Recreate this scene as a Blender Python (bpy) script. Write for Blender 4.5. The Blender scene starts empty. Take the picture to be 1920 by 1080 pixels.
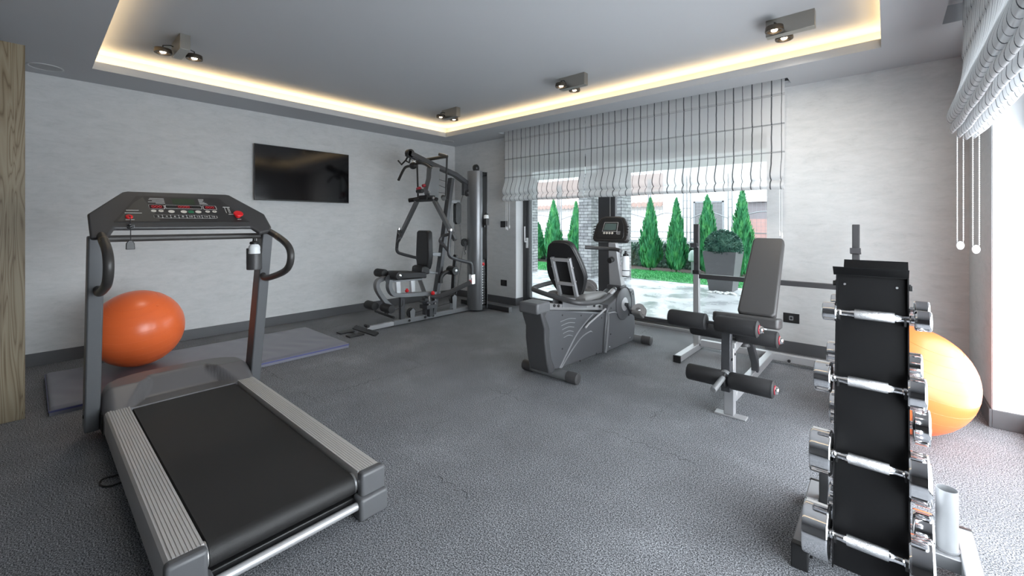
import bpy, bmesh, math, random
from mathutils import Vector, Matrix
random.seed(7)
S = bpy.context.scene
COL = S.collection
PI = math.pi

# ------------------------------------------------------------------ camera
cam_d = bpy.data.cameras.new('camera')
cam = bpy.data.objects.new('camera', cam_d)
COL.objects.link(cam)
cam.location = (0, 0, 1.30)
cam.rotation_euler = (PI / 2, 0, math.radians(41.41))
cam_d.sensor_width = 36.0
cam_d.lens = 36.0 * 797.0 / 1920.0
cam_d.shift_y = -122.5 / 1920.0
cam_d.clip_start = 0.05
cam_d.clip_end = 200
S.camera = cam

# ------------------------------------------------------------------ sky, daylight, exposure
W = bpy.data.worlds.new('overcast_sky')
S.world = W
W.use_nodes = True
_bg = W.node_tree.nodes['Background']
_bg.inputs[0].default_value = (0.84, 0.92, 1.0, 1)
_bg.inputs[1].default_value = 5.4
S.view_settings.view_transform = 'Standard'
S.view_settings.look = 'None'
S.view_settings.gamma = 1.0
S.view_settings.use_curve_mapping = False
S.view_settings.exposure = 0.30


def area_light(name, loc, rot, sx, sy, power, color):
    d = bpy.data.lights.new(name, 'AREA')
    d.shape = 'RECTANGLE'
    d.size, d.size_y = sx, sy
    d.energy = power
    d.color = color
    o = bpy.data.objects.new(name, d)
    COL.objects.link(o)
    o.location = loc
    o.rotation_euler = rot
    return o


# overcast daylight arriving through the big window in the right wall
area_light('window_daylight', (.645, 2.17, .98), (0, PI / 2, 0), 1.76, 3.70, 112, (0.90, 0.95, 1.0))

# ------------------------------------------------------------------ mesh helpers


class B:
    def __init__(self):
        self.bm = bmesh.new()

    def box(self, lo, hi, rot=None, piv=None):
        r = bmesh.ops.create_cube(self.bm, size=1.0)
        c = (Vector(lo) + Vector(hi)) / 2
        s = Vector(hi) - Vector(lo)
        for v in r['verts']:
            v.co = Vector((v.co.x * s.x, v.co.y * s.y, v.co.z * s.z)) + c
        if rot is not None:
            p = Vector(piv) if piv else c
            for v in r['verts']:
                v.co = rot @ (v.co - p) + p
        return self

    def prism(self, pts, axis, a, b):
        """polygon pts extruded along axis from a to b; x:(y,z) y:(x,z) z:(x,y)"""
        def mk(p, t):
            return {'x': (t, p[0], p[1]), 'y': (p[0], t, p[1]), 'z': (p[0], p[1], t)}[axis]
        A = [self.bm.verts.new(mk(p, a)) for p in pts]
        C = [self.bm.verts.new(mk(p, b)) for p in pts]
        self.bm.faces.new(A)
        self.bm.faces.new(list(reversed(C)))
        n = len(pts)
        for i in range(n):
            self.bm.faces.new((A[i], C[i], C[(i + 1) % n], A[(i + 1) % n]))
        return self

    def fprism(self, pts, O, e1, e2, n, a, b):
        O, e1, e2, n = Vector(O), Vector(e1), Vector(e2), Vector(n)
        A = [self.bm.verts.new(O + e1 * p[0] + e2 * p[1] + n * a) for p in pts]
        C = [self.bm.verts.new(O + e1 * p[0] + e2 * p[1] + n * b) for p in pts]
        self.bm.faces.new(A)
        self.bm.faces.new(list(reversed(C)))
        k = len(pts)
        for i in range(k):
            self.bm.faces.new((A[i], C[i], C[(i + 1) % k], A[(i + 1) % k]))
        return self

    def sweep(self, path, prof, closed=False, up=(0, 0, 1), scale=None):
        P = [Vector(p) for p in path]
        n = len(P)
        rings = []
        prevx = None
        for i in range(n):
            if closed:
                t = (P[(i + 1) % n] - P[i - 1]).normalized()
            elif i == 0:
                t = (P[1] - P[0]).normalized()
            elif i == n - 1:
                t = (P[-1] - P[-2]).normalized()
            else:
                t = ((P[i + 1] - P[i]).normalized() + (P[i] - P[i - 1]).normalized())
                t = t.normalized() if t.length > 1e-6 else (P[i + 1] - P[i]).normalized()
            if prevx is None:
                u = Vector(up)
                if abs(t.dot(u.normalized())) > 0.98:
                    u = Vector((0, 1, 0)) if abs(t.y) < 0.9 else Vector((1, 0, 0))
                x = u.cross(t).normalized()
            else:
                x = (prevx - t * prevx.dot(t)).normalized()
            y = t.cross(x).normalized()
            prevx = x
            k = 1.0 if scale is None else scale[i]
            rings.append([self.bm.verts.new(P[i] + x * (a * k) + y * (b * k)) for a, b in prof])
        m = len(prof)
        rng = n if closed else n - 1
        for i in range(rng):
            r0, r1 = rings[i], rings[(i + 1) % n]
            for j in range(m):
                self.bm.faces.new((r0[j], r0[(j + 1) % m], r1[(j + 1) % m], r1[j]))
        if not closed:
            self.bm.faces.new(list(reversed(rings[0])))
            self.bm.faces.new(rings[-1])
        return self

    def tube(self, path, r, seg=14, closed=False, smooth=0, scale=None):
        if smooth:
            path = catmull(path, smooth, closed)
            scale = None
        prof = [(r * math.cos(2 * PI * k / seg), r * math.sin(2 * PI * k / seg)) for k in range(seg)]
        return self.sweep(path, prof, closed, scale=scale)

    def rtube(self, path, w, h, up=(0, 0, 1), smooth=0):
        if smooth:
            path = catmull(path, smooth, False)
        return self.sweep(path, [(-w / 2, -h / 2), (w / 2, -h / 2), (w / 2, h / 2), (-w / 2, h / 2)], False, up)

    def lathe(self, prof, o, ax, seg=32):
        """prof: list of (radius, distance along axis)"""
        ax = Vector(ax).normalized()
        h = Vector((0, 0, 1)) if abs(ax.z) < 0.9 else Vector((1, 0, 0))
        x = h.cross(ax).normalized()
        y = ax.cross(x)
        o = Vector(o)
        rings = []
        for r, d in prof:
            if r < 1e-6:
                rings.append([self.bm.verts.new(o + ax * d)])
            else:
                rings.append([self.bm.verts.new(o + ax * d + (x * math.cos(2 * PI * k / seg) + y * math.sin(2 * PI * k / seg)) * r) for k in range(seg)])
        for a, b in zip(rings[:-1], rings[1:]):
            if len(a) == 1 and len(b) == 1:
                continue
            for k in range(seg):
                k2 = (k + 1) % seg
                if len(a) == 1:
                    self.bm.faces.new((a[0], b[k2], b[k]))
                elif len(b) == 1:
                    self.bm.faces.new((a[k], a[k2], b[0]))
                else:
                    self.bm.faces.new((a[k], a[k2], b[k2], b[k]))
        if len(rings[0]) > 1:
            self.bm.faces.new(list(reversed(rings[0])))
        if len(rings[-1]) > 1:
            self.bm.faces.new(rings[-1])
        return self

    def cyl(self, a, b, r, seg=24):
        a, b = Vector(a), Vector(b)
        L = (b - a).length
        c = min(r * 0.12, L * 0.2, 0.004)
        return self.lathe([(r - c, 0), (r, c), (r, L - c), (r - c, L)], a, b - a, seg)

    def sphere(self, c, r, seg=32, sx=1, sy=1, sz=1):
        m = Matrix.Translation(Vector(c)) @ Matrix.Diagonal((r * sx, r * sy, r * sz, 1))
        bmesh.ops.create_uvsphere(self.bm, u_segments=seg, v_segments=seg // 2, radius=1.0, matrix=m)
        return self

    def grid(self, nu, nv, fn):
        V = [[self.bm.verts.new(fn(i / nu, j / nv)) for j in range(nv + 1)] for i in range(nu + 1)]
        for i in range(nu):
            for j in range(nv):
                self.bm.faces.new((V[i][j], V[i + 1][j], V[i + 1][j + 1], V[i][j + 1]))
        return V


def catmull(P, k, closed=False):
    P = [Vector(p) for p in P]
    n = len(P)
    out = []
    for i in range(n if closed else n - 1):
        if closed:
            p0, p1, p2, p3 = P[i - 1], P[i], P[(i + 1) % n], P[(i + 2) % n]
        else:
            p0 = P[i - 1] if i > 0 else P[0] * 2 - P[1]
            p1, p2 = P[i], P[i + 1]
            p3 = P[i + 2] if i + 2 < n else P[-1] * 2 - P[-2]
        for s in range(k):
            t = s / k
            out.append(0.5 * ((2 * p1) + (p2 - p0) * t + (2 * p0 - 5 * p1 + 4 * p2 - p3) * t * t + (3 * p1 - p0 - 3 * p2 + p3) * t ** 3))
    if not closed:
        out.append(P[-1])
    return out


def rounded(x0, y0, x1, y1, r, n=5):
    pts = []
    for cx, cy, a0 in ((x1 - r, y1 - r, 0), (x0 + r, y1 - r, 90), (x0 + r, y0 + r, 180), (x1 - r, y0 + r, 270)):
        for k in range(n + 1):
            a = math.radians(a0 + 90 * k / n)
            pts.append((cx + r * math.cos(a), cy + r * math.sin(a)))
    return pts


def disc_pts(cx, cy, r, n=20):
    return [(cx + r * math.cos(2 * PI * k / n), cy + r * math.sin(2 * PI * k / n)) for k in range(n)]


def thing(name, label, cat, loc=(0, 0, 0), group=None):
    o = bpy.data.objects.new(name, None)
    o.empty_display_size = 0.1
    COL.objects.link(o)
    o.location = loc
    o['label'] = label
    o['category'] = cat
    if group:
        o['group'] = group
    return o


def origin_of(o):
    p = Vector((0, 0, 0))
    while o is not None:
        p = p + o.location
        o = o.parent
    return p


def part(name, b, m, parent=None, bev=0.0, label=None, smooth=True, ang=35, loc=None, seg=2, recalc=True):
    """links builder b (world coordinates) as ONE mesh object"""
    me = bpy.data.meshes.new(name)
    bm = b.bm if isinstance(b, B) else b
    off = origin_of(parent) if parent else Vector(loc or (0, 0, 0))
    for v in bm.verts:
        v.co -= off
    if recalc:
        bmesh.ops.recalc_face_normals(bm, faces=bm.faces)
    bm.to_mesh(me)
    bm.free()
    if smooth:
        for p in me.polygons:
            p.use_smooth = True
        me.set_sharp_from_angle(angle=math.radians(ang))
    for mm in (m if isinstance(m, (list, tuple)) else [m]):
        me.materials.append(mm)
    o = bpy.data.objects.new(name, me)
    COL.objects.link(o)
    if parent:
        o.parent = parent
    else:
        o.location = off
    if bev:
        md = o.modifiers.new('bevel', 'BEVEL')
        md.width = bev
        md.segments = seg
        md.limit_method = 'ANGLE'
        md.angle_limit = math.radians(40)
        md.harden_normals = False
    if label:
        o['label'] = label
    return o


def islands(b):
    bm = b.bm
    left = set(bm.verts)
    while left:
        st = [left.pop()]
        comp = {st[0]}
        while st:
            for e in st.pop().link_edges:
                for q in e.verts:
                    if q in left:
                        left.discard(q)
                        comp.add(q)
                        st.append(q)
        yield comp


def parts_split(name, b, m, parent, bev=0.0, **kw):
    bm = b.bm
    bm.verts.ensure_lookup_table()
    for comp in list(islands(b)):
        nb = B()
        mp = {v: nb.bm.verts.new(v.co) for v in comp}
        fs = {f for v in comp for f in v.link_faces}
        for f in sorted(fs, key=lambda f: f.index):
            nb.bm.faces.new([mp[v] for v in f.verts])
        part(name, nb, m, parent, bev, **kw)


def tag(o, label, cat, group=None, kind=None):
    o['label'] = label
    o['category'] = cat
    if group:
        o['group'] = group
    if kind:
        o['kind'] = kind
    return o


def struct(name, b, m, bev=0.0, smooth=False, parent=None):
    o = part(name, b, m, parent, bev, smooth=smooth)
    if parent is None:
        o['kind'] = 'structure'
    return o


def text_part(name, body, size, O, e1, e2, n, m, parent, align='CENTER', ext=0.0004):
    cu = bpy.data.curves.new(name, 'FONT')
    cu.body = body
    cu.size = size
    cu.align_x = align
    cu.align_y = 'CENTER'
    cu.extrude = ext
    tmp = bpy.data.objects.new(name, cu)
    COL.objects.link(tmp)
    dg = bpy.context.evaluated_depsgraph_get()
    me = bpy.data.meshes.new_from_object(tmp.evaluated_get(dg))
    bpy.data.objects.remove(tmp)
    off = origin_of(parent)
    O, e1, e2, n = Vector(O), Vector(e1), Vector(e2), Vector(n)
    for v in me.vertices:
        v.co = O + e1 * v.co.x + e2 * v.co.y + n * v.co.z - off
    me.name = name
    me.materials.clear()
    me.materials.append(m)
    o = bpy.data.objects.new(name, me)
    COL.objects.link(o)
    o.parent = parent
    return o


# ------------------------------------------------------------------ materials
MATS = {}


def mat(name, color, rough=0.5, metal=0.0, spec=0.5, noise=0.0, nscale=60.0, bump=0.0, bscale=200.0, coat=0.0, emit=None, estr=0.0):
    if name in MATS:
        return MATS[name]
    m = bpy.data.materials.new(name)
    m.use_nodes = True
    nt = m.node_tree
    p = nt.nodes['Principled BSDF']
    p.inputs['Roughness'].default_value = rough
    p.inputs['Metallic'].default_value = metal
    p.inputs['Specular IOR Level'].default_value = spec
    p.inputs['Base Color'].default_value = (*color, 1)
    if coat:
        p.inputs['Coat Weight'].default_value = coat
        p.inputs['Coat Roughness'].default_value = 0.08
    if noise or bump:
        tc = nt.nodes.new('ShaderNodeTexCoord')
    if noise:
        n = nt.nodes.new('ShaderNodeTexNoise')
        n.inputs['Scale'].default_value = nscale
        n.inputs['Detail'].default_value = 4
        nt.links.new(tc.outputs['Object'], n.inputs['Vector'])
        r = nt.nodes.new('ShaderNodeMapRange')
        r.inputs['To Min'].default_value = 1 - noise
        r.inputs['To Max'].default_value = 1 + noise
        nt.links.new(n.outputs['Fac'], r.inputs['Value'])
        mx = nt.nodes.new('ShaderNodeVectorMath')
        mx.operation = 'SCALE'
        mx.inputs[0].default_value = color
        nt.links.new(r.outputs['Result'], mx.inputs['Scale'])
        nt.links.new(mx.outputs['Vector'], p.inputs['Base Color'])
    if bump:
        n2 = nt.nodes.new('ShaderNodeTexNoise')
        n2.inputs['Scale'].default_value = bscale
        n2.inputs['Detail'].default_value = 3
        nt.links.new(tc.outputs['Object'], n2.inputs['Vector'])
        bp = nt.nodes.new('ShaderNodeBump')
        bp.inputs['Strength'].default_value = bump
        bp.inputs['Distance'].default_value = 0.002
        nt.links.new(n2.outputs['Fac'], bp.inputs['Height'])
        nt.links.new(bp.outputs['Normal'], p.inputs['Normal'])
    if emit:
        p.inputs['Emission Color'].default_value = (*emit, 1)
        p.inputs['Emission Strength'].default_value = estr
    MATS[name] = m
    return m


def N(nt, t, **kw):
    n = nt.nodes.new(t)
    for k, v in kw.items():
        if k.startswith('_'):
            setattr(n, k[1:], v)
        else:
            n.inputs[k.replace('__', ' ')].default_value = v
    return n


def ramp(nt, fac, stops):
    r = nt.nodes.new('ShaderNodeValToRGB')
    e = r.color_ramp.elements
    while len(e) < len(stops):
        e.new(0.5)
    for k, (p, c) in enumerate(stops):
        e[k].position = p
        e[k].color = (*c, 1) if len(c) == 3 else c
    nt.links.new(fac, r.inputs['Fac'])
    return r


def newmat(name):
    m = bpy.data.materials.new(name)
    m.use_nodes = True
    MATS[name] = m
    nt = m.node_tree
    return m, nt, nt.nodes['Principled BSDF'], nt.nodes.new('ShaderNodeTexCoord')


def m_floor():
    m, nt, p, tc = newmat('speckled_rubber')
    L = nt.links.new
    geo = nt.nodes.new('ShaderNodeNewGeometry')
    n1 = N(nt, 'ShaderNodeTexNoise', Scale=185.0, Detail=2.0, Roughness=0.7)
    L(geo.outputs['Position'], n1.inputs['Vector'])
    r1 = ramp(nt, n1.outputs['Fac'], [(0.34, (0.012, 0.013, 0.015)), (0.45, (0.075, 0.079, 0.087)), (0.53, (0.225, 0.233, 0.25)), (0.66, (0.48, 0.49, 0.515))])
    n2 = N(nt, 'ShaderNodeTexNoise', Scale=2.2, Detail=5.0, Roughness=0.65)
    L(geo.outputs['Position'], n2.inputs['Vector'])
    r2 = ramp(nt, n2.outputs['Fac'], [(0.30, (0.80, 0.80, 0.80)), (0.55, (1.0, 1.0, 1.0)), (0.72, (1.28, 1.28, 1.28))])
    mx = N(nt, 'ShaderNodeMix', _data_type='RGBA', _blend_type='MULTIPLY')
    mx.inputs[0].default_value = 1
    L(r1.outputs['Color'], mx.inputs[6])
    L(r2.outputs['Color'], mx.inputs[7])
    # jigsaw seams between the rubber tiles
    sep = nt.nodes.new('ShaderNodeSeparateXYZ')
    L(geo.outputs['Position'], sep.inputs[0])
    n3 = N(nt, 'ShaderNodeTexNoise', Scale=9.0, Detail=1.5)
    L(geo.outputs['Position'], n3.inputs['Vector'])
    lines = []
    for ax, oth, off in (('X', 'Y', 0.12), ('Y', 'X', 0.57)):
        wv = N(nt, 'ShaderNodeMath', _operation='PINGPONG')
        L(sep.outputs[oth], wv.inputs[0])
        wv.inputs[1].default_value = 0.045
        st = N(nt, 'ShaderNodeMath', _operation='SMOOTH_MAX')
        L(wv.outputs[0], st.inputs[0])
        st.inputs[1].default_value = 0.02
        st.inputs[2].default_value = 0.01
        ma = N(nt, 'ShaderNodeMath', _operation='MULTIPLY_ADD')
        L(n3.outputs['Fac'], ma.inputs[0])
        ma.inputs[1].default_value = 0.05
        L(st.outputs[0], ma.inputs[2])
        ad = N(nt, 'ShaderNodeMath', _operation='ADD')
        L(sep.outputs[ax], ad.inputs[0])
        L(ma.outputs[0], ad.inputs[1])
        ad2 = N(nt, 'ShaderNodeMath', _operation='ADD')
        L(ad.outputs[0], ad2.inputs[0])
        ad2.inputs[1].default_value = off
        pp = N(nt, 'ShaderNodeMath', _operation='PINGPONG')
        L(ad2.outputs[0], pp.inputs[0])
        pp.inputs[1].default_value = 0.5
        lt = N(nt, 'ShaderNodeMath', _operation='LESS_THAN')
        L(pp.outputs[0], lt.inputs[0])
        lt.inputs[1].default_value = 0.0022
        lines.append(lt)
    mxl = N(nt, 'ShaderNodeMath', _operation='MAXIMUM')
    L(lines[0].outputs[0], mxl.inputs[0])
    L(lines[1].outputs[0], mxl.inputs[1])
    n4 = N(nt, 'ShaderNodeTexNoise', Scale=2.6, Detail=1.0)
    L(geo.outputs['Position'], n4.inputs['Vector'])
    gt = ramp(nt, n4.outputs['Fac'], [(0.47, (0, 0, 0)), (0.62, (0.8, 0.8, 0.8))])
    mk = N(nt, 'ShaderNodeMath', _operation='MULTIPLY')
    L(mxl.outputs[0], mk.inputs[0])
    L(gt.outputs['Color'], mk.inputs[1])
    mx2 = N(nt, 'ShaderNodeMix', _data_type='RGBA')
    L(mk.outputs[0], mx2.inputs[0])
    L(mx.outputs[2], mx2.inputs[6])
    mx2.inputs[7].default_value = (0.015, 0.015, 0.017, 1)
    L(mx2.outputs[2], p.inputs['Base Color'])
    p.inputs['Roughness'].default_value = 0.72
    p.inputs['Specular IOR Level'].default_value = 0.3
    bp = N(nt, 'ShaderNodeBump', Strength=0.05, Distance=0.001)
    L(n1.outputs['Fac'], bp.inputs['Height'])
    L(bp.outputs['Normal'], p.inputs['Normal'])
    return m


def m_plaster():
    m, nt, p, tc = newmat('streaked_plaster')
    L = nt.links.new
    geo = nt.nodes.new('ShaderNodeNewGeometry')
    mp = nt.nodes.new('ShaderNodeMapping')
    mp.inputs['Scale'].default_value = (1.6, 1.6, 5.5)
    L(geo.outputs['Position'], mp.inputs['Vector'])
    n1 = N(nt, 'ShaderNodeTexNoise', Scale=3.2, Detail=9.0, Roughness=0.72, Distortion=0.6)
    L(mp.outputs[0], n1.inputs['Vector'])
    r1 = ramp(nt, n1.outputs['Fac'], [(0.28, (0.52, 0.535, 0.54)), (0.42, (0.585, 0.60, 0.605)), (0.58, (0.625, 0.635, 0.64)), (0.75, (0.66, 0.67, 0.68))])
    n2 = N(nt, 'ShaderNodeTexNoise', Scale=11.0, Detail=8.0, Roughness=0.8)
    L(mp.outputs[0], n2.inputs['Vector'])
    r2 = ramp(nt, n2.outputs['Fac'], [(0.30, (0.78, 0.78, 0.78)), (0.40, (0.97, 0.97, 0.97)), (0.6, (1.02, 1.02, 1.02))])
    mx = N(nt, 'ShaderNodeMix', _data_type='RGBA', _blend_type='MULTIPLY')
    mx.inputs[0].default_value = 0.8
    L(r1.outputs['Color'], mx.inputs[6])
    L(r2.outputs['Color'], mx.inputs[7])
    L(mx.outputs[2], p.inputs['Base Color'])
    p.inputs['Roughness'].default_value = 0.65
    p.inputs['Specular IOR Level'].default_value = 0.25
    bp = N(nt, 'ShaderNodeBump', Strength=0.25, Distance=0.004)
    L(n2.outputs['Fac'], bp.inputs['Height'])
    L(bp.outputs['Normal'], p.inputs['Normal'])
    return m


def m_wood():
    m, nt, p, tc = newmat('knotty_pine')
    L = nt.links.new
    mp = nt.nodes.new('ShaderNodeMapping')
    mp.inputs['Scale'].default_value = (9.0, 9.0, 0.55)
    L(tc.outputs['Object'], mp.inputs['Vector'])
    n1 = N(nt, 'ShaderNodeTexNoise', Scale=1.5, Detail=2.0, Distortion=0.5)
    L(mp.outputs[0], n1.inputs['Vector'])
    w = N(nt, 'ShaderNodeMath', _operation='MULTIPLY')
    L(n1.outputs['Fac'], w.inputs[0])
    w.inputs[1].default_value = 26.0
    f = N(nt, 'ShaderNodeMath', _operation='PINGPONG')
    L(w.outputs[0], f.inputs[0])
    f.inputs[1].default_value = 1.0
    r1 = ramp(nt, f.outputs[0], [(0.0, (0.13, 0.090, 0.047)), (0.25, (0.22, 0.17, 0.105)), (1.0, (0.27, 0.225, 0.15))])
    v = N(nt, 'ShaderNodeTexVoronoi', Scale=2.2)
    mp2 = nt.nodes.new('ShaderNodeMapping')
    mp2.inputs['Scale'].default_value = (1.6, 1.6, 0.7)
    L(tc.outputs['Object'], mp2.inputs['Vector'])
    L(mp2.outputs[0], v.inputs['Vector'])
    r2 = ramp(nt, v.outputs['Distance'], [(0.03, (0.10, 0.05, 0.025)), (0.07, (1, 1, 1))])
    mx = N(nt, 'ShaderNodeMix', _data_type='RGBA', _blend_type='MULTIPLY')
    mx.inputs[0].default_value = 1
    L(r1.outputs['Color'], mx.inputs[6])
    L(r2.outputs['Color'], mx.inputs[7])
    L(mx.outputs[2], p.inputs['Base Color'])
    p.inputs['Roughness'].default_value = 0.45
    return m


def m_brick():
    m, nt, p, tc = newmat('grey_brick')
    L = nt.links.new
    geo = nt.nodes.new('ShaderNodeNewGeometry')
    sep = nt.nodes.new('ShaderNodeSeparateXYZ')
    L(geo.outputs['Position'], sep.inputs[0])
    ad = N(nt, 'ShaderNodeMath', _operation='ADD')
    L(sep.outputs['X'], ad.inputs[0])
    L(sep.outputs['Y'], ad.inputs[1])
    cb = nt.nodes.new('ShaderNodeCombineXYZ')
    L(ad.outputs[0], cb.inputs[0])
    L(sep.outputs['Z'], cb.inputs[1])
    br = N(nt, 'ShaderNodeTexBrick', Scale=1.0)
    br.inputs['Brick Width'].default_value = 0.22
    br.inputs['Row Height'].default_value = 0.075
    br.inputs['Mortar Size'].default_value = 0.006
    br.inputs['Color1'].default_value = (0.24, 0.24, 0.25, 1)
    br.inputs['Color2'].default_value = (0.42, 0.42, 0.42, 1)
    br.inputs['Mortar'].default_value = (0.05, 0.05, 0.055, 1)
    L(cb.outputs[0], br.inputs['Vector'])
    n = N(nt, 'ShaderNodeTexNoise', Scale=9.0, Detail=5.0)
    L(geo.outputs['Position'], n.inputs['Vector'])
    r = ramp(nt, n.outputs['Fac'], [(0.32, (0.55, 0.55, 0.55)), (0.55, (1, 1, 1))])
    mx = N(nt, 'ShaderNodeMix', _data_type='RGBA', _blend_type='MULTIPLY')
    mx.inputs[0].default_value = 0.8
    L(br.outputs['Color'], mx.inputs[6])
    L(r.outputs['Color'], mx.inputs[7])
    L(mx.outputs[2], p.inputs['Base Color'])
    p.inputs['Roughness'].default_value = 0.8
    bp = N(nt, 'ShaderNodeBump', Strength=0.6, Distance=0.01)
    bp.invert = True
    L(br.outputs['Fac'], bp.inputs['Height'])
    L(bp.outputs['Normal'], p.inputs['Normal'])
    return m


def m_blind(axis):
    m, nt, p, tc = newmat('striped_blind_' + axis)
    L = nt.links.new
    geo = nt.nodes.new('ShaderNodeNewGeometry')
    sep = nt.nodes.new('ShaderNodeSeparateXYZ')
    L(geo.outputs['Position'], sep.inputs[0])
    nz = N(nt, 'ShaderNodeTexNoise', Scale=6.0, Detail=3.0)
    L(geo.outputs['Position'], nz.inputs['Vector'])
    wob = N(nt, 'ShaderNodeMath', _operation='MULTIPLY_ADD')
    L(nz.outputs['Fac'], wob.inputs[0])
    wob.inputs[1].default_value = 0.012
    L(sep.outputs[axis], wob.inputs[2])

    def stripe(period, off, half):
        a = N(nt, 'ShaderNodeMath', _operation='ADD')
        L(wob.outputs[0], a.inputs[0])
        a.inputs[1].default_value = off + 100 * period
        q = N(nt, 'ShaderNodeMath', _operation='PINGPONG')
        L(a.outputs[0], q.inputs[0])
        q.inputs[1].default_value = period / 2
        l = N(nt, 'ShaderNodeMath', _operation='LESS_THAN')
        L(q.outputs[0], l.inputs[0])
        l.inputs[1].default_value = half
        return l
    s1 = stripe(0.168, 0.0, 0.0055)
    s2 = stripe(0.168, 0.084, 0.003)
    mx = N(nt, 'ShaderNodeMath', _operation='MAXIMUM')
    L(s1.outputs[0], mx.inputs[0])
    L(s2.outputs[0], mx.inputs[1])
    col = ramp(nt, mx.outputs[0], [(0.0, (0.80, 0.81, 0.82)), (1.0, (0.10, 0.11, 0.12))])
    d = nt.nodes.new('ShaderNodeBsdfDiffuse')
    t = nt.nodes.new('ShaderNodeBsdfTranslucent')
    tr = nt.nodes.new('ShaderNodeBsdfTransparent')
    L(col.outputs['Color'], d.inputs[0])
    L(col.outputs['Color'], t.inputs[0])
    a = nt.nodes.new('ShaderNodeMixShader')
    a.inputs[0].default_value = 0.5
    L(d.outputs[0], a.inputs[1])
    L(t.outputs[0], a.inputs[2])
    b = nt.nodes.new('ShaderNodeMixShader')
    inv = N(nt, 'ShaderNodeMath', _operation='MULTIPLY_ADD')
    L(mx.outputs[0], inv.inputs[0])
    inv.inputs[1].default_value = -0.2
    inv.inputs[2].default_value = 0.22
    L(inv.outputs[0], b.inputs[0])
    L(a.outputs[0], b.inputs[1])
    L(tr.outputs[0], b.inputs[2])
    out = nt.nodes['Material Output']
    nt.nodes.remove(p)
    L(b.outputs[0], out.inputs['Surface'])
    return m


def m_glass():
    m, nt, p, tc = newmat('window_glass')
    L = nt.links.new
    tr = nt.nodes.new('ShaderNodeBsdfTransparent')
    tr.inputs[0].default_value = (0.97, 0.985, 0.98, 1)
    g = nt.nodes.new('ShaderNodeBsdfGlossy')
    g.inputs['Roughness'].default_value = 0.02
    fr = N(nt, 'ShaderNodeFresnel', IOR=1.4)
    ms = nt.nodes.new('ShaderNodeMixShader')
    gg = nt.nodes.new('ShaderNodeNewGeometry')
    fb = N(nt, 'ShaderNodeMath', _operation='MULTIPLY_ADD')
    L(gg.outputs['Backfacing'], fb.inputs[0])
    fb.inputs[1].default_value = -1
    fb.inputs[2].default_value = 1
    fm = N(nt, 'ShaderNodeMath', _operation='MULTIPLY')
    L(fr.outputs[0], fm.inputs[0])
    L(fb.outputs[0], fm.inputs[1])
    L(fm.outputs[0], ms.inputs[0])
    L(tr.outputs[0], ms.inputs[1])
    L(g.outputs[0], ms.inputs[2])
    nt.nodes.remove(p)
    L(ms.outputs[0], nt.nodes['Material Output'].inputs['Surface'])
    return m


def m_leaf(name, c1, c2, c3):
    m, nt, p, tc = newmat(name)
    L = nt.links.new
    n = N(nt, 'ShaderNodeTexNoise', Scale=7.0, Detail=4.0)
    L(tc.outputs['Object'], n.inputs['Vector'])
    r = ramp(nt, n.outputs['Fac'], [(0.3, c1), (0.5, c2), (0.7, c3)])
    L(r.outputs['Color'], p.inputs['Base Color'])
    p.inputs['Roughness'].default_value = 0.6
    return m


FLOOR = m_floor()
PLASTER = m_plaster()
WOOD = m_wood()
BRICK = m_brick()
BLIND_X = m_blind('X')
BLIND_Y = m_blind('Y')
GLASS = m_glass()
CEIL = mat('ceiling_paint', (0.475, 0.49, 0.51), 0.8, noise=0.01, nscale=3)
WHITE = mat('white_plastic', (0.80, 0.81, 0.82), 0.35, noise=0.02)
REVEAL = mat('white_reveal_paint', (0.78, 0.79, 0.80), 0.7, noise=0.02, nscale=20)
SKIRT = mat('grey_skirting', (0.092, 0.0944, 0.1), 0.42, noise=0.05, nscale=12)
ANTHRA = mat('anthracite_aluminium', (0.045, 0.047, 0.051), 0.4, noise=0.04)
ALU = mat('brushed_aluminium', (0.62, 0.62, 0.63), 0.35, 0.9, noise=0.04, nscale=90)
CHROME = mat('chrome', (0.86, 0.86, 0.87), 0.06, 1.0, noise=0.01)
KNURL = mat('knurled_chrome', (0.70, 0.70, 0.71), 0.32, 1.0, noise=0.05, nscale=300, bump=0.9, bscale=420)
BLACKP = mat('black_plastic', (0.0126, 0.0126, 0.0133), 0.42, noise=0.06)
VINYL = mat('black_vinyl', (0.0143, 0.0143, 0.0156), 0.48, noise=0.08, bump=0.2, bscale=160)
GVINYL = mat('charcoal_vinyl', (0.0527, 0.051, 0.051), 0.45, noise=0.05, bump=0.15, bscale=220)
FOAM = mat('black_foam', (0.018, 0.018, 0.0195), 0.62, noise=0.08, bump=0.25, bscale=200)
CHAR = mat('charcoal_plastic', (0.0525, 0.051, 0.0525), 0.42, noise=0.04)
SILVER = mat('silver_paint', (0.44, 0.44, 0.45), 0.42, 0.45, noise=0.03)
GREYM = mat('grey_metallic_paint', (0.204, 0.2082, 0.2167), 0.38, 0.45, noise=0.03)
DGREYM = mat('dark_grey_paint', (0.06375, 0.06525, 0.0705), 0.4, 0.3, noise=0.03)
ORANGE = mat('orange_vinyl', (0.92, 0.17, 0.045), 0.30, spec=0.5, noise=0.03, nscale=5, bump=0.03, bscale=90)
RED = mat('red_plastic', (0.70, 0.015, 0.02), 0.35)
REDKNOB = mat('dull_red_plastic', (0.32, 0.02, 0.035), 0.4)
GREENB = mat('green_button', (0.01, 0.16, 0.07), 0.4)
CREAM = mat('cream_button', (0.66, 0.62, 0.55), 0.45)
LCD = mat('grey_green_lcd', (0.10, 0.14, 0.13), 0.15)
DISP = mat('dark_red_display', (0.05, 0.004, 0.006), 0.2)
DIGIT = mat('red_led_digits', (0.4, 0.02, 0.03), 0.4, emit=(1.0, 0.05, 0.06), estr=0.12)
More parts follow.
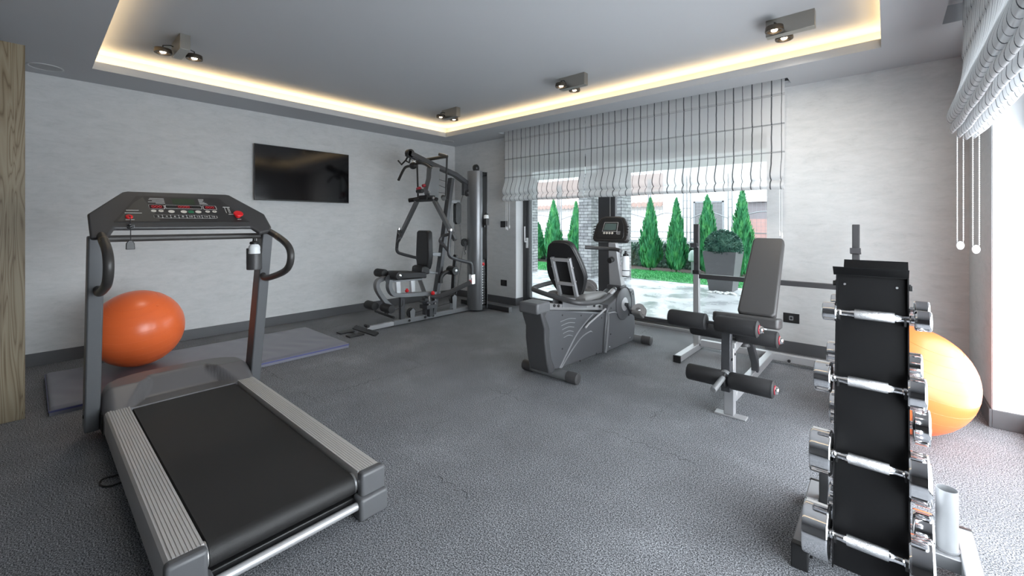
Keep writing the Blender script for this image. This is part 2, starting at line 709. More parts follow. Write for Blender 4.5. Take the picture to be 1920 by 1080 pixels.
WIRE = mat('black_cable', (0.015, 0.015, 0.016), 0.4)
STEELC = mat('steel_cable', (0.10, 0.10, 0.105), 0.4, 0.5)
BOTTLE = mat('frosted_white_bottle', (0.80, 0.82, 0.83), 0.35)
TRANSL = mat('white_ink', (0.72, 0.71, 0.69), 0.6)
BULB = mat('halogen_bulb', (1, 0.85, 0.65), 0.4, emit=(1.0, 0.78, 0.52), estr=18.0)

# ------------------------------------------------------------------ the room shell
XL, XR, YB, YF, ZC, ZT = -5.80, 0.50, 5.03, -2.40, 2.66, 2.85
WX0, WX1, WZ = -4.36, -0.93, 2.24         # garden window opening
RY0, RY1, RZ = 0.28, 4.05, 2.24          # right window opening

struct('floor', B().box((XL - .2, YF - .2, -.12), (XR + .27, YB + .22, 0)), FLOOR)
struct('wall_left', B().box((XL - .2, YF - .2, 0), (XL, YB + .2, 3.0)), PLASTER)
b = B()
b.box((XL, YB, 0), (WX0, YB + .42, 3.0)).box((WX1, YB, 0), (XR + .27, YB + .165, 3.0)).box((WX1 + .09, YB + .165, 0), (XR + .27, YB + .42, 3.0)).box((WX0, YB, WZ), (WX1, YB + .165, 3.0)).box((WX0, YB + .165, WZ), (WX1 + .09, YB + .42, 3.0))
struct('wall_back', b, PLASTER)
b = B()
b.box((XR, RY1, 0), (XR + .27, YB, 3.0)).box((XR, YF - .2, 0), (XR + .27, RY0, 3.0)).box((XR, RY0, RZ), (XR + .27, RY1, 3.0))
struct('wall_right', b, PLASTER)
struct('wall_front', B().box((XL, YF - .2, 0), (XR, YF, 3.0)), mat('low_bounce_grey', (.20, .20, .21), .8, noise=.05, nscale=3))  # unseen wall, coloured dark to weaken bounce light at the front left
# smooth white lining of the right window's reveal
struct('trim_1', B().box((XR + .004, RY1 - .006, .115), (XR + .25, RY1 - .001, RZ)), REVEAL)
# smooth white lining of the garden window's left reveal and head
b = B()
b.box((WX0 + .001, YB + .003, .115), (WX0 + .006, YB + .17, WZ))
struct('trim_2', b, REVEAL)

# ceiling: low band around a raised tray, with a cove behind the lip and slots for the blinds
TX0, TX1, TY0, TY1 = -5.26, -0.033, 0.362, 4.37
SBY0, SBY1, SBX0, SBX1 = 4.70, 4.90, -4.42, -0.70     # garden blind slot
SRX0, SRX1, SRY1 = 0.285, 0.46, 4.14                  # right blind slot
b = B()
b.box((XL, TY1, ZC), (SBX0, YB, ZC + .03)).box((SBX1, TY1, ZC), (SRX0, YB, ZC + .03))
b.box((SBX0, TY1, ZC), (SBX1, SBY0, ZC + .03)).box((SBX0, SBY1, ZC), (SBX1, YB, ZC + .03))
b.box((SRX0, SRY1, ZC), (XR, YB, ZC + .03)).box((SRX1, YF, ZC), (XR, SRY1, ZC + .03))
b.box((TX1, YF, ZC), (SRX0, TY1, ZC + .03))
b.box((XL, YF, ZC), (TX1, TY0, ZC + .03)).box((XL, TY0, ZC), (TX0, TY1, ZC + .03))
# lip
lt = .05
zl = ZC + .03
b.box((TX0 - lt, TY0 - lt, zl), (TX0, TY1 + lt, ZC + .07)).box((TX1, TY0 - lt, zl), (TX1 + lt, TY1 + lt, ZC + .07))
b.box((TX0, TY1, zl), (TX1, TY1 + lt, ZC + .07)).box((TX0, TY0 - lt, zl), (TX1, TY0, ZC + .07))
# tray top and cove back walls
cv = .19
b.box((TX0 - cv - .04, TY0 - cv - .04, ZT), (TX1 + cv + .04, TY1 + cv + .04, ZT + .05))
b.box((TX0 - cv - .03, TY0 - cv, zl), (TX0 - cv, TY1 + cv, ZT)).box((TX1 + cv, TY0 - cv, zl), (TX1 + cv + .03, TY1 + cv, ZT))
b.box((TX0 - cv, TY1 + cv, zl), (TX1 + cv, TY1 + cv + .03, ZT)).box((TX0 - cv, TY0 - cv - .03, zl), (TX1 + cv, TY0 - cv, ZT))
# shallow slots for the blinds
b.box((SBX0 - .02, SBY0 - .02, ZC + .12), (SBX1 + .02, YB, ZC + .14)).box((SBX0 - .02, SBY0 - .02, zl), (SBX1 + .02, SBY0, ZC + .12))
b.box((SBX0 - .02, SBY0, zl), (SBX0, SBY1, ZC + .12)).box((SBX1, SBY0, zl), (SBX1 + .02, SBY1, ZC + .12))
b.box((SRX0 - .02, YF, ZC + .12), (XR, SRY1 + .02, ZC + .14)).box((SRX0 - .02, YF, zl), (SRX0, SRY1, ZC + .12)).box((SRX0, SRY1, zl), (SRX1, SRY1 + .02, ZC + .12))
# roof slab closing everything
b.box((XL - .2, YF - .2, 3.0), (XR + .27, YB + .42, 3.05))
struct('ceiling', b, CEIL)

WARM = (1.0, 0.70, 0.36)
CP = 3.2
area_light('cove_led', ((TX0 + TX1) / 2, TY1 + .11, ZC + .045), (PI, 0, 0), TX1 - TX0 + .3, .05, CP * 5.2, WARM)
area_light('cove_led', ((TX0 + TX1) / 2, TY0 - .11, ZC + .045), (PI, 0, 0), TX1 - TX0 + .3, .05, CP * 5.2, WARM)
area_light('cove_led', (TX0 - .11, (TY0 + TY1) / 2, ZC + .045), (PI, 0, 0), .05, TY1 - TY0 + .1, CP * 4.0, WARM)
area_light('cove_led', (TX1 + .11, (TY0 + TY1) / 2, ZC + .045), (PI, 0, 0), .05, TY1 - TY0 + .1, CP * 4.0, WARM)

# skirting boards
SH, SD = 0.115, 0.014
struct('baseboard_left', B().box((XL, YF, 0), (XL + SD, YB - SD, SH)), SKIRT, .003)
struct('baseboard_back', B().box((XL + SD, YB - SD, 0), (WX0 + SD, YB, SH)).box((WX0, YB, 0), (WX0 + SD, YB + .168, SH)).box((WX1 - SD, YB - SD, 0), (XR - SD, YB, SH)), SKIRT, .003)
struct('baseboard_right', B().box((XR - SD, RY1 - SD, 0), (XR, YB - SD, SH)).box((XR, RY1 - SD, 0), (XR + .25, RY1, SH)), SKIRT, .003)

# garden window (sliding glass door)
w = bpy.data.objects.new('window_1', None)
COL.objects.link(w)
w.location = (-2.65, YB + .17, 0)
w['kind'] = 'structure'
WX1 += .09
fy0, fy1 = YB + .17, YB + .25
b = B()
b.box((WX0, fy0, 0), (WX0 + .07, fy1, WZ)).box((WX1 - .07, fy0, 0), (WX1, fy1, WZ))
b.box((WX0 + .07, fy0, 0), (WX1 - .07, fy1, .055)).box((WX0 + .07, fy0, WZ - .07), (WX1 - .07, fy1, WZ))
part('outer_frame', b, ANTHRA, w, .004)
b = B()
y0, y1 = fy0 + .012, fy1 - .01
b.box((WX0 + .07, y0, .055), (WX0 + .14, y1, WZ - .07)).box((-2.99, y0 - .02, .055), (-2.80, y1, WZ - .07))
b.box((WX0 + .14, y0, .055), (-2.99, y1, .12)).box((WX0 + .14, y0, WZ - .14), (-2.99, y1, WZ - .07))
part('sliding_sash', b, ANTHRA, w, .004)
b = B()
b.box((-2.80, y0, .055), (-2.745, y1, WZ - .07)).box((WX1 - .12, y0, .055), (WX1 - .07, y1, WZ - .07))
b.box((-2.745, y0, .055), (WX1 - .12, y1, .10)).box((-2.745, y0, WZ - .14), (WX1 - .12, y1, WZ - .07))
part('fixed_sash', b, ANTHRA, w, .004)
part('seal', B().box((WX0 + .125, y0 - .004, .13), (WX0 + .131, y0 + .01, WZ - .15)).box((-2.812, y0 - .026, .06), (-2.803, y0 - .01, WZ - .15)), ALU, w)
part('pane', B().box((WX0 + .14, fy1 - .035, .12), (-2.99, fy1 - .027, WZ - .14)), GLASS, w)
part('pane', B().box((-2.745, fy1 - .035, .10), (WX1 - .12, fy1 - .027, WZ - .14)), GLASS, w)
h = part('handle', B().box((-4.285, fy0 - .012, .90), (-4.25, fy0 + .012, 1.06)), WHITE, w, .004)
part('lever', B().tube([(-4.268, fy0 - .01, 1.0), (-4.268, fy0 - .055, 1.0), (-4.268, fy0 - .06, 1.03), (-4.268, fy0 - .06, 1.24)], .011), WHITE, h)
part('threshold', B().box((WX0 + .02, fy0 - .055, 0), (WX1 - .02, fy0, .035)), ALU, w, .004)

WX1 -= .09
# right window frame (beyond the edge of the picture, lights the room)
w = bpy.data.objects.new('window_2', None)
COL.objects.link(w)
w.location = (XR + .2, 1.45, 0)
w['kind'] = 'structure'
b = B()
b.box((XR + .17, RY0, 0), (XR + .25, RY0 + .07, RZ)).box((XR + .17, RY1 - .08, 0), (XR + .25, RY1 - .007, RZ))
b.box((XR + .17, RY0 + .07, 0), (XR + .25, RY1 - .08, .06)).box((XR + .17, RY0 + .07, RZ - .08), (XR + .25, RY1 - .08, RZ))
b.box((XR + .17, 2.10, .06), (XR + .25, 2.2, RZ - .08))
part('outer_frame', b, ANTHRA, w, .004)
part('pane', B().box((XR + .20, RY0 + .07, .06), (XR + .207, 2.10, RZ - .08)), GLASS, w)
part('pane', B().box((XR + .20, 2.2, .06), (XR + .207, RY1 - .08, RZ - .08)), GLASS, w)


# ------------------------------------------------------------------ roman blinds
def fold_profile_back():
    # (offset towards the room, z), top to bottom
    P = [(0, 2.76), (0.004, 2.56), (0, 2.53), (0.004, 2.27), (0, 2.25), (0.004, 2.0), (0, 1.985), (0.006, 1.93), (.03, 1.86), (.052, 1.80), (.058, 1.765), (.045, 1.735), (.018, 1.715),
         (.03, 1.705), (.058, 1.68), (.062, 1.655), (.05, 1.635), (.02, 1.622), (.004, 1.63), (.0, 1.66)]
    return P


def blind_back(name, x0, x1, label):
    t = thing(name, label, 'blind', ((x0 + x1) / 2, 4.79, 1.62), 'striped roman blinds')
    P = catmull([(x0, 4.79 - a, z) for a, z in fold_profile_back()], 3)
    rnd = random.Random(int(-x0 * 100))
    nx = int((x1 - x0) / .03)
    ph = rnd.random() * 6

    def fn(u, v):
        p = P[min(int(round(v * (len(P) - 1))), len(P) - 1)]
        k = max(0, min(1, (2.0 - p.z) / .2))
        wv = math.sin(u * (x1 - x0) * 11 + ph) * .006 * k + math.sin(u * (x1 - x0) * 3 + ph) * .004
        return Vector((x0 + (x1 - x0) * u, p.y + wv, p.z + math.sin(u * (x1 - x0) * 7 + ph) * .003 * k))
    b = B()
    b.grid(nx, len(P) - 1, fn)
    part('fabric', b, BLIND_X, t, recalc=False, ang=180)
    s = B()
    for z in (2.53, 2.25, 1.985):
        s.box((x0, 4.7835, z - .0018), (x1, 4.7865, z + .0018))
    part('rod_seam', s, mat('seam_thread', (0.34, 0.35, 0.36), 0.8), t)
    part('head_rail', B().box((x0, 4.795, 2.72), (x1, 4.84, 2.76)), WHITE, t)
    return t


blind_back('roman_blind', -4.375, -2.955, 'sheer white roman blind with dark pinstripes, left of the two over the garden window')
blind_back('roman_blind', -2.945, -0.735, 'wider sheer pinstriped roman blind, right of the two over the garden window')


def bead_cord(name, label, x, y, z0, z1, gap, ax, parent_group=None):
    t = thing(name, label, 'blind cord', (x, y, z1))
    d = Vector((1, 0, 0)) if ax == 'x' else Vector((0, 1, 0))
    for s in (-1, 1):
        b = B()
        c = Vector((x, y, 0)) + d * (gap / 2 * s)
        n = int((z0 - z1) / .012)
        b.tube([(c.x, c.y, z0), (c.x, c.y, z1)], .0012, 6)
        for k in range(n):
            bmesh.ops.create_icosphere(b.bm, subdivisions=1, radius=.0042, matrix=Matrix.Translation((c.x, c.y, z0 - k * .012)))
        part('bead_chain', b, WHITE, t)
    b = B()
    b.lathe([(0, -.006), (.017, -.006), (.0195, -.003), (.0195, .003), (.017, .006), (0, .006)], (x, y, z1 - .02), (0.25, -1, .0) if ax == 'x' else (-.9, -.5, 0), 24)
    for v in b.bm.verts:
        v.co.z = z1 - .02 + (v.co.z - z1 + .02) * 1.4
    part('weight', b, WHITE, t)
    return t


bead_cord('blind_cord', 'white bead chain hanging in the corner from the right-hand blind, nearer the back wall', .362, 4.05, 1.98, 1.17, .028, 'x')
bead_cord('blind_cord', 'white bead chain with round weight hanging right beside the bright window reveal', .426, 3.99, 1.98, 1.15, .028, 'x')
def plain_cord(label, xs, y, z0, zs):
    t = thing('blind_cord', label, 'blind cord', (xs[0], y, min(zs)))
    for x, z in zip(xs, zs):
        part('cord', B().tube([(x, y, z0), (x, y, z)], .002, 6), WHITE, t)
        part('weight', B().lathe([(0, 0), (.008, .004), (.009, .03), (.004, .055), (0, .057)], (x, y, z - .05), (0, 0, 1), 12), WHITE, t)
    return t


plain_cord('thin white pull cords hanging beside the wall switch, left end of the garden blind', (-4.33, -4.30, -4.26), 4.772, 1.80, (1.245, 1.235, 1.26))
plain_cord('thin white pull cords hanging behind the weight bench, right end of the garden blind', (-.775, -.755), 4.772, 1.80, (1.22, 1.20))

# blind in front of the right window
t = thing('roman_blind', 'gathered striped roman blind hanging at the top right over the bright side window', 'blind', (.37, 1.5, 1.84), 'striped roman blinds')
prof = [(.375, 2.76), (.372, 2.60), (.378, 2.56), (.370, 2.40), (.376, 2.36), (.365, 2.24), (.345, 2.15), (.318, 2.07), (.302, 2.01), (.303, 1.975), (.318, 1.955), (.34, 1.97), (.362, 2.04), (.372, 2.10),
        (.366, 2.06), (.335, 1.98), (.318, 1.925), (.322, 1.895), (.335, 1.89), (.346, 1.93), (.352, 1.97), (.352, 1.92), (.35, 1.875), (.36, 1.855), (.372, 1.87), (.378, 1.94), (.382, 1.88), (.388, 1.845), (.40, 1.84), (.41, 1.87),
        (.413, 1.93), (.417, 1.87), (.425, 1.845), (.437, 1.85), (.443, 1.90), (.445, 1.98)]
P = catmull([(x, 0, z) for x, z in prof], 3)


def fnr(u, v):
    p = P[min(int(round(v * (len(P) - 1))), len(P) - 1)]
    y = 4.06 - 3.8 * u
    k = max(0, min(1, (2.3 - p.z) / .3))
    return Vector((p.x + math.sin(y * 9) * .003 * k, y, p.z + math.sin(y * 5) * .004 * k))


b = B()
b.grid(150, len(P) - 1, fnr)
part('fabric', b, BLIND_Y, t, recalc=False, ang=180)
part('head_rail', B().box((.38, .26, 2.72), (.42, 4.06, 2.76)), WHITE, t)

# ------------------------------------------------------------------ television, panel, sockets
t = thing('television', 'black flat screen television hung on the grey plaster wall', 'television', (XL + .05, 2.40, 1.92))
part('wall_bracket', B().box((XL + .001, 2.2, 1.75), (XL + .02, 2.6, 2.05)), BLACKP, t)
part('housing', B().box((XL + .02, 1.812, 1.592), (XL + .045, 2.988, 2.248)), BLACKP, t, .004)
part('bezel', B().box((XL + .045, 1.796, 1.575), (XL + .052, 3.004, 2.264)), BLACKP, t, .002)
part('screen', B().box((XL + .052, 1.804, 1.59), (XL + .0535, 2.996, 2.257)), mat('glossy_screen', (0.004, 0.004, 0.005), 0.09, spec=0.5, noise=0.01), t)

t = thing('wood_panel', 'tall knotty pine board panel standing at the left edge of the room', 'wooden panel', (-4.36, -.45, 0))
part('board', B().box((-4.42, -.14, 0), (-4.287, -.022, 2.476)), WOOD, t, .002)
part('board', B().box((-4.42, -.9, -.0), (-4.285, -.1402, 2.478)), WOOD, t, .002)


def socket(name, label, x0, x1, z0, z1, kind):
    t = thing(name, label, 'switch' if kind == 'switch' else 'socket', ((x0 + x1) / 2, YB, z0))
    part('cover_plate', B().box((x0, YB - .009, z0), (x1, YB, z1)), BLACKP, t, .002)
    cx, cz = (x0 + x1) / 2, (z0 + z1) / 2
    if kind == 'socket':
        r = min(x1 - x0, z1 - z0) * .36
        part('socket_well', B().lathe([(r, 0), (r, .003), (r * .86, .003), (r * .8, .0005), (0, .0005)], (cx, YB - .009, cz), (0, -1, 0), 20), mat('dark_socket', (.03, .03, .032), .3), t)
    elif kind == 'port':
        b = B()
        b.prism(rounded(cx - .018, cz - .022, cx + .018, cz + .022, .008), 'y', YB - .0125, YB - .009)
        part('outlet_insert', b, mat('grey_insert', (.30, .31, .32), .35, .4), t)
        part('outlet_hole', B().prism(disc_pts(cx, cz, .011), 'y', YB - .0135, YB - .0125), BLACKP, t)
    else:
        part('rocker', B().box((x0 + .012, YB - .013, z0 + .014), (cx - .004, YB - .009, z1 - .014)).box((cx + .004, YB - .013, z0 + .014), (x1 - .012, YB - .009, z1 - .014)), mat('dark_socket', (.03, .03, .032), .3), t, .002)


socket('wall_socket', 'black wall socket low on the wall beside the weight tower', -4.672, -4.545, .287, .382, 'socket')
socket('light_switch', 'black double wall switch behind the blind cords', -4.675, -4.525, 1.225, 1.325, 'switch')
socket('wall_socket', 'dark wall outlet with round grey insert low behind the weight bench', -.783, -.648, .30, .395, 'port')

# ------------------------------------------------------------------ ceiling fittings
def spotlight(label, x, y, dirx, watts=8, aim=0):
    t = thing('ceiling_spotlight', label, 'spotlight', (x, y, ZT), 'swivel ceiling spotlights')
    # slim box with two swivelling round heads, one either side
    if dirx:
        part('box', B().box((x - .04, y - .035, ZT - .125), (x + .27, y + .035, ZT)), mat('satin_nickel', (.36, .35, .32), .32, .85), t, .002)
        heads = ((x + .03, y - .105), (x + .06, y + .105))
    else:
        part('box', B().box((x - .035, y - .04, ZT - .125), (x + .035, y + .27, ZT)), mat('satin_nickel', (.36, .35, .32), .32, .85), t, .002)
        heads = ((x - .105, y + .03), (x + .105, y + .03))
    for hx, hy in heads:
        z = ZT - .118
        h = part('spot_head', B().lathe([(.03, .035), (.058, .03), (.062, .0), (.06, -.006), (.048, -.006), (.044, .006), (.02, .012), (0, .012)], (hx, hy, z), (0, 0, 1), 28), mat('dark_bronze', (.10, .085, .07), .35, .8), t)
        part('bulb', B().lathe([(0, -.004), (.016, -.003), (.022, .003), (.02, .0115), (0, .0115)], (hx, hy, z), (0, 0, 1), 20), BULB, h)
        part('arm', B().tube([(hx, hy, z + .03), (hx, hy, z + .06), ((hx + x) / 2 if not dirx else hx, (hy + y) / 2 if dirx else hy, z + .075), (x if not dirx else hx, y if dirx else hy, z + .06)], .005, 8), WIRE, h)
        d = bpy.data.lights.new('spot_beam', 'SPOT')
        d.energy = watts
        d.color = (1.0, .90, .78)
        d.spot_size = math.radians(110)
        d.spot_blend = 1.0
        d.shadow_soft_size = .03
        lo = bpy.data.objects.new('spot_beam', d)
        COL.objects.link(lo)
        lo.location = (hx, hy, z - .02)
        lo.rotation_euler = (math.radians(aim), 0, 0)


spotlight('twin ceiling spotlight nearest the left edge, above the treadmill', -4.60, .845, True)
spotlight('twin ceiling spotlight in the corner of the tray above the multi gym', -4.58, 3.80, True)
spotlight('twin ceiling spotlight in the middle of the tray edge above the blinds', -2.60, 3.80, True, 8, 10)
spotlight('large twin ceiling spotlight at the right end of the tray', -.66, 3.78, True, 20, 38)


def speaker(label, x, y):
    t = thing('ceiling_speaker', label, 'speaker', (x, y, ZC), 'round ceiling speakers')
    part('rim', B().lathe([(.112, .0), (.112, -.005), (.104, -.007), (.098, -.004), (.098, 0)], (x, y, ZC), (0, 0, 1), 40), mat('speaker_rim', (.55, .56, .57), .5), t)
    part('grille', B().lathe([(.098, 0), (.098, -.003), (0, -.005)], (x, y, ZC), (0, 0, 1), 40), mat('speaker_mesh', (.40, .41, .42), .7, noise=.25, nscale=500), t)


speaker('round flush ceiling speaker beside the wooden panel', -5.51, .09)
speaker('round flush ceiling speaker in the far corner above the multi gym', -5.53, 4.63)

# ------------------------------------------------------------------ treadmill
tm = thing('treadmill', 'large grey treadmill with black running belt in the left foreground', 'treadmill', (-2.75, .68, 0))
TY = .68                                     # centre line
RX0, RX1 = -3.42, -1.765                     # side rails
# ribbed side rails
for s in (-1, 1):
    b = B()
    yi, yo = TY + s * .283, TY + s * .395
    pts = [(yi, .145), (yi, .192)]
    nr = 8
    for k in range(nr):
        a = yi + (yo - s * .022 - yi) * (k + .0) / nr
        c = yi + (yo - s * .022 - yi) * (k + 1.0) / nr
        pts += [(a + s * .0008, .195), (c - s * .0022, .195), (c - s * .0018, .1915), (c - s * .0004, .1915)]
    pts += [(yo - s * .014, .193), (yo - s * .004, .184), (yo, .170), (yo, .075), (yo - s * .012, .065), (yo - s * .03, .065), (yo - s * .03, .145)]
    b.prism(pts, 'x', RX0, RX1)
    part('side_rail', b, mat('satin_silver_rail', (.56, .54, .525), .45, .25, noise=.03), tm, ang=30, label='ribbed silver side rail')
    b = B()
    y0, y1 = sorted((yi - s * .004, yo + s * .002))
    b.box((RX1, y0, .068), (RX1 + .045, y1, .197))
    part('end_cap', b, mat('mid_grey_plastic', (.09, .092, .097), .45, noise=.03), tm, .014, seg=3)
    b = B()
    y0, y1 = sorted((yi - s * .02, yo + s * .004))
    b.box((RX1 - .01, y0, 0), (RX1 + .065, y1, .10))
    part('rear_foot', b, mat('mid_grey_plastic', (.09, .092, .097), .45), tm, .014, seg=3)
# belt
b = B()
pr = [(-3.50, .176), (-1.80, .176)]
for k in range(1, 10):
    a = PI / 2 - PI * k / 9
    pr.append((-1.80 + .045 * math.cos(a), .131 + .045 * math.sin(a)))
pr += [(-3.50, .086)]
b.prism(pr, 'y', TY - .268, TY + .268)
part('running_belt', b, mat('black_belt_rubber', (.0125, .012, .012), .6, noise=.12, nscale=3, bump=.35, bscale=500), tm, ang=25)
b = B()
for s in (-1, 1):
    b.cyl((-1.80, TY + s * .268, .131), (-1.80, TY + s * .282, .131), .043, 28)
parts_split('roller', b, ALU, tm)
b = B()
b.box((RX0, TY - .36, .05), (RX1, TY + .36, .085))
part('deck_frame', b, BLACKP, tm, .004)
part('rear_bar', B().cyl((RX1 + .03, TY - .30, .062), (RX1 + .03, TY + .30, .062), .017), SILVER, tm, label='silver tube between the rear feet')
b = B()
for s in (-1, 1):
    b.box((-2.95, TY + s * .30 - .02, 0), (-2.91, TY + s * .30 + .02, .06))
parts_split('front_foot', b, BLACKP, tm)
# moulded motor hood
b = B()


def hood(u, v):
    s = u * 2 - 1
    x0 = -3.405 - .012 * (1 - s * s)
    d = .44 * (1 - .42 * abs(s) ** 4.5)
    x = x0 - d * v
    y = TY + .397 * s
    t = -(x - x0)
    top = .197 + min(t * .55, .088)
    # scoop between two ridges, opening towards the belt
    ws = .165 + .13 * max(0, 1 - t / .22)
    e = max(0, min(1, (ws - abs(s * .397)) / .02))
    fl = .184 + max(0, t - .13) * .75
    if fl < top:
        top = top + (fl - top) * e
    # round over the far edge and the sides
    side = (1 - abs(s)) * .397
    back = (1 - v) * d
    for ed in (side, back):
        if ed < .05:
            k = 1 - ed / .05
            top -= .055 * k * k
    return Vector((x, y, top))


V = b.grid(60, 36, hood)
nu, nv = 60, 36
loop = [V[0][j] for j in range(nv + 1)] + [V[i][nv] for i in range(1, nu + 1)] + [V[nu][j] for j in range(nv - 1, -1, -1)] + [V[i][0] for i in range(nu - 1, 0, -1)]
low = [b.bm.verts.new((v.co.x, v.co.y, .055)) for v in loop]
for i in range(len(loop)):
    k = (i + 1) % len(loop)
    b.bm.faces.new((loop[i], loop[k], low[k], low[i]))
part('motor_cover', b, mat('hood_grey_plastic', (.125, .12, .123), .38, .1, noise=.02), tm, ang=50)
# uprights, leaning towards the runner
for s in (-1, 1):
    y = TY + s * .435
    b = B()
    b.prism([(-3.70, .05), (-3.555, .05), (-3.285, 1.20), (-3.40, 1.20)], 'x', 0, 0.001) if False else None
    b.prism([(-3.70, .05), (-3.555, .05), (-3.285, 1.225), (-3.40, 1.225)], 'y', y - .034, y + .034)
    part('upright', b, mat('upright_grey', (.135, .14, .147), .4, .3, noise=.03), tm, .008)
    bb = B().cyl((-3.60, y - s * .05, .14), (-3.60, y + s * .038, .14), .012, 12)
    part('bolt', bb, BLACKP, tm)
# side plates joining uprights to the frame
b = B()
for s in (-1, 1):
    y0, y1 = sorted((TY + s * .398, TY + s * .402))
    b.box((-3.75, y0, .06), (-3.45, y1, .17))
parts_split('base_plate', b, BLACKP, tm)
# console housing in its own tilted frame
CO = Vector((-3.25, TY - .018, 1.30))
E1 = Vector((0, 1, 0))
E2 = Vector((-.25, 0, .185)).normalized()
EN = E1.cross(E2)
if EN.z < 0:
    EN = -EN
outl = [(-.452, .085), (-.29, .318), (-.265, .330), (.255, .340), (.278, .333), (.446, .105), (.450, -.045), (.432, -.085), (.362, -.11), (.325, -.043), (-.352, -.043), (-.385, -.125), (-.452, -.125)]
part('console_housing', B().fprism(outl, CO, E1, E2, EN, -.028, 0), CHAR, tm, .010, seg=3)
pan = [(-.352, .002), (-.232, .268), (-.222, .275), (.192, .280), (.204, .274), (.325, .006)]
cp = part('console_panel', B().fprism(pan, CO, E1, E2, EN, -.002, .003), mat('panel_film', (.032, .030, .030), .35, noise=.02), tm)
part('console_inlay', B().fprism([(-.335, .012), (-.248, .20), (-.20, .262), (-.145, .012)], CO, E1, E2, EN, .003, .0034), mat('panel_film_warm', (.060, .057, .052), .38), cp)


def onc(name, pts, m, a, c):
    return part(name, B().fprism(pts, CO, E1, E2, EN, a, c), m, cp)


def rect(x0, y0, x1, y1):
    return [(x0, y0), (x1, y0), (x1, y1), (x0, y1)]


onc('matrix_window', rect(-.062, .192, .056, .256), mat('dark_green_film', (.012, .03, .014), .3), .003, .0036)
for k in range(17):
    x = -.056 + k * .0068
    onc('matrix_column', rect(x, .197, x + .0022, .251), mat('matrix_bar', (.05, .075, .035), .5), .0036, .0040)
for x0, x1, y0, y1, tx, sx in ((-.183, -.108, .137, .183, '000', .034), (-.104, .085, .144, .182, '0000', .030), (.092, .166, .141, .185, '000', .032)):
    onc('display_border', rounded(x0, y0, x1, y1, .006, 3), TRANSL, .003, .0034)
    onc('led_display', rounded(x0 + .0022, y0 + .0022, x1 - .0022, y1 - .0022, .005, 3), DISP if tx == '000' else mat('display_back', (.012, .011, .011), .3), .0034, .0038)
    if tx == '0000':
        onc('led_window', rect(-.048, .148, .030, .178), DISP, .0038, .0040)
    cx = (x0 + x1) / 2
    text_part('led_digits', tx, sx, CO + E1 * cx + E2 * ((y0 + y1) / 2) + EN * .0043, E1, E2, EN, DIGIT, cp)
for x, y, tx in ((-.165, .116, '–'), (-.130, .117, '+'), (-.080, .112, ''), (-.018, .112, ''), (.019, .112, 'g'), (.058, .113, ''), (.109, .118, '–'), (.147, .119, '+')):
    if tx == 'g':
        onc('start_button', rounded(x - .014, y - .013, x + .014, y + .013, .006), GREENB, .003, .0045)
    else:
        r = .0115 if tx else .0145
        onc('button', [(x + (p[0] - x) * 1.1, p[1]) for p in disc_pts(x, y, r)], CREAM, .003, .0042)
        if tx:
            text_part('button_symbol', tx, .018, CO + E1 * x + E2 * y + EN * .0046, E1, E2, EN, BLACKP, cp)
onc('speed_strip_border', rounded(-.172, .042, .150, .076, .010, 3), TRANSL, .003, .0034)
for k, tx in enumerate(('2', '4', '6', '8', '10', '12', '14', '16')):
    x0 = -.170 + k * .0398
    onc('speed_key', rounded(x0 + .0012, .0438, x0 + .0386, .0742, .004, 2), mat('key_black', (.02, .02, .02), .4), .0034, .0039)
    text_part('speed_number', tx, .021, CO + E1 * (x0 + .020) + E2 * .059 + EN * .0042, E1, E2, EN, TRANSL, cp)


def ink_line(x0, x1, y, h=.0035):
    return rect(x0, y, x1, y + h)


ik = B()
for x0, x1, y in ((-.290, -.234, .117), (-.298, -.222, .090), (-.300, -.262, .022)):
    ik.fprism(ink_line(x0, x1, y), CO, E1, E2, EN, .0034, .0038)
for k, w_ in enumerate((.07, .075, .06, .08, .045)):
    ik.fprism(ink_line(-.100 - w_, -.100, .250 - k * .013, .003), CO, E1, E2, EN, .003, .0034)
for k, w_ in enumerate((.03, .028, .022, .03, .04, .045)):
    ik.fprism(ink_line(.080, .080 + w_, .255 - k * .011, .003), CO, E1, E2, EN, .003, .0034)
for q in ((.205, .170, .245, .176), (.212, .105, .2145, .165), (.229, .105, .2315, .165), (.236, .105, .2385, .165), (.222, .088, .25, .094), (.262, .032, .283, .036)):
    ik.fprism(rect(*q), CO, E1, E2, EN, .003, .0034)
part('printed_text', ik, TRANSL, cp)
es = part('emergency_stop', B().lathe([(.017, 0), (.017, .012), (.027, .016), (.029, .022), (.026, .028), (0, .031)], CO + E1 * .270 + E2 * .068 + EN * .003, EN, 28), RED, tm, label='red emergency stop button')
part('key_socket', B().lathe([(.0165, 0), (.0165, .007), (.014, .010), (0, .010)], CO + E1 * -.283 + E2 * .048 + EN * .003, EN, 24), RED, tm, label='round red safety key on the console')
# cross bar and handlebars
part('cross_bar', B().cyl((-3.335, TY - .40, 1.208), (-3.335, TY + .40, 1.208), .0195), mat('bar_dark_foam', (.062, .058, .056), .45, noise=.05), tm)
for s in (-1, 1):
    y = TY + s * .425
    pth = [(-3.40, y, 1.255), (-3.33, y, 1.252), (-3.20, y, 1.232), (-3.02, y, 1.19), (-2.90, y, 1.145), (-2.862, y, 1.085), (-2.90, y, 1.015), (-3.02, y, .965), (-3.28, y, .91), (-3.36, y, .925), (-3.40, y, .96)]
    h = part('handlebar', B().tube(pth, .0215, 16, smooth=5), mat('grip_rubber', (.036, .034, .033), .40, noise=.06, bump=.1), tm)
    for z_, x_ in ((1.198, -3.06),):
        part('sensor_band', B().tube([(x_ - .03, y, z_ + .0095), (x_ + .03, y, z_ - .0062)], .0222, 16), mat('sensor_bronze', (.16, .125, .09), .35, .6), h)
